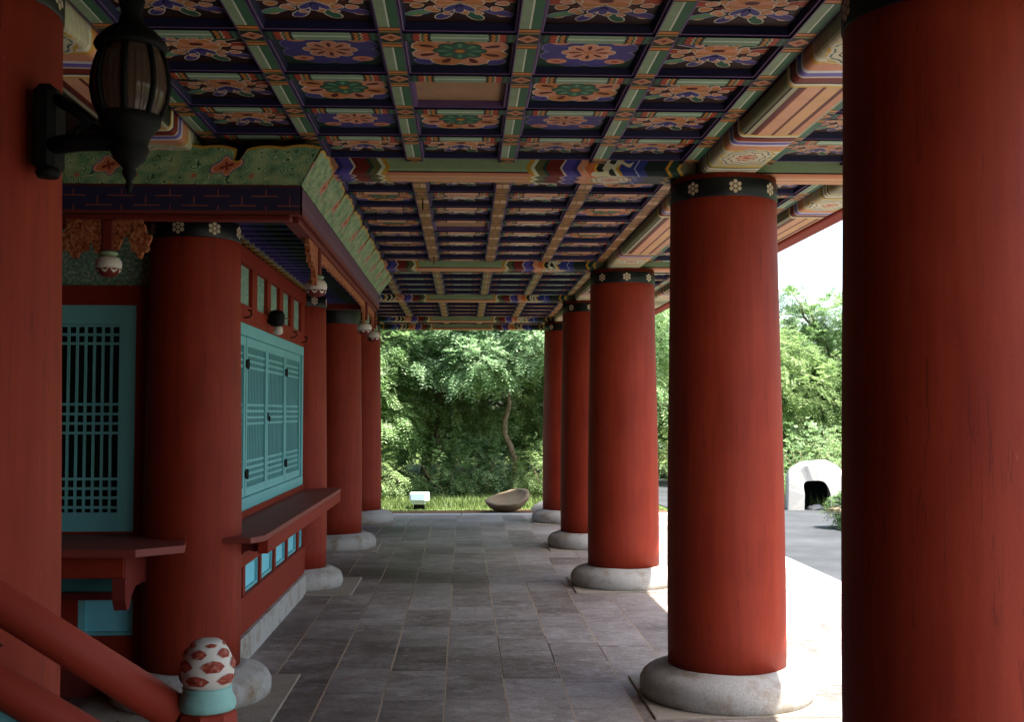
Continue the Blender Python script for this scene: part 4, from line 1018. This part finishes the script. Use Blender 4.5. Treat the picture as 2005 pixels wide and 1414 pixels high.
shrub(6.0,17.05,.42,.70,'round clipped shrub standing at the near edge of the road verge',40,LM[3],2200,.13,'shrubs under the trees',4)
# back rows of the wood: copies
base=[]
for s_,mt in ((51,LM[0]),(52,LM[1]),(53,LM[2])):
    t=thing('garden_tree','dense green tree in the back rows of the wood beyond the terrace','tree',(0,60,-.06),'back rows of the wood'); rn=random.Random(s_)
    me=crown_mesh([(0,0,1.6,1.7,.9),(.9,.3,3.2,1.6,.9),(-1.0,.2,3.4,1.7,.9),(.1,0,5.0,1.8,.9)],6000,.34,4,s_,mt,.6,.4); inst('crown',me,t)
    b=MB(); b.tube([(0,0,0),(.1,0,1.5),(-.05,.1,3),(0,0,4.6)],[.14,.12,.1,.05],m_bark,8); limbs(b,(0,0,2),[(1.2,.3,3.6),(-1.3,.2,3.8),(.3,-.9,2.6)],.06,rn); b.build('trunk',t); base.append(t)
rn=random.Random(77); spots=[]
for row,(yy,sc) in enumerate(((28.6,1.0),(31.5,1.15),(35,1.3))):
    for i in range(11):
        x=-9+i*2.1+rn.uniform(-.5,.5)
        if row==0 and 4.2<x<6.4: continue
        if x>5.5 and row>0: sc2=.66
        elif x>5.5: sc2=.58
        else: sc2=sc
        spots.append((x+(row*.9),yy+rn.uniform(-.6,.6),sc2))
for i,(x,y,sc) in enumerate(spots):
    t=base[i%3] if i<3 else copy_tree(base[i%3]); t.location=(x,y,-.06); t.rotation_euler=(0,0,rn.uniform(0,6.28)); t.scale=(sc,sc,sc*rn.uniform(.9,1.1))
# extra trees left and right of the frame (give the hall its green surroundings)
for i,(x,y,sc) in enumerate(((15,20,1.3),(18,10,1.4),(17,0,1.3),(13,26,1.2))):
    t=copy_tree(base[i%3]); t.location=(x,y,-.06); t.scale=(sc,)*3
# grass
def grass(name,n,area,h,seed,label=None):
    rn=random.Random(seed); V=[];F=[]
    for i in range(n):
        x,y,k=area(rn); a=rn.uniform(0,6.28); hh=h*k*rn.uniform(.5,1.3); w=.006+.004*rn.random(); lx,ly=rn.uniform(-.5,.5)*hh,rn.uniform(-.5,.5)*hh
        m=len(V); V+=[(x-w*cos(a),y-w*sin(a),-.06),(x+w*cos(a),y+w*sin(a),-.06),(x+lx,y+ly,-.06+hh)]; F.append((m,m+1,m+2))
    me=bpy.data.meshes.new(name); me.from_pydata(V,[],F); me.materials.append(LM[4]); me.update(); o=bpy.data.objects.new(name,me); C.objects.link(o)
    tag(o,label,'grass',None,'stuff')
def ga(rn):
    x=rn.uniform(-3.6,3.6); y=20.4+rn.random()**.8*3.6
    k=.4 if y<21.1 else (1.0 if rn.random()<.8 else 1.8); return x,y,k
grass('grass',22000,ga,.075,61,'short rough grass between the terrace and the trees')
def gb(rn):
    a=rn.random(); 
    x=5.9+rn.random()*3.2; y=20.0+rn.random()*3.5+(0 if x>6.4 else 1.2); return x,y,rn.choice((.8,1.2,2.2))
grass('verge_grass',12000,gb,.12,62,'taller tufts of grass round the stone vault')
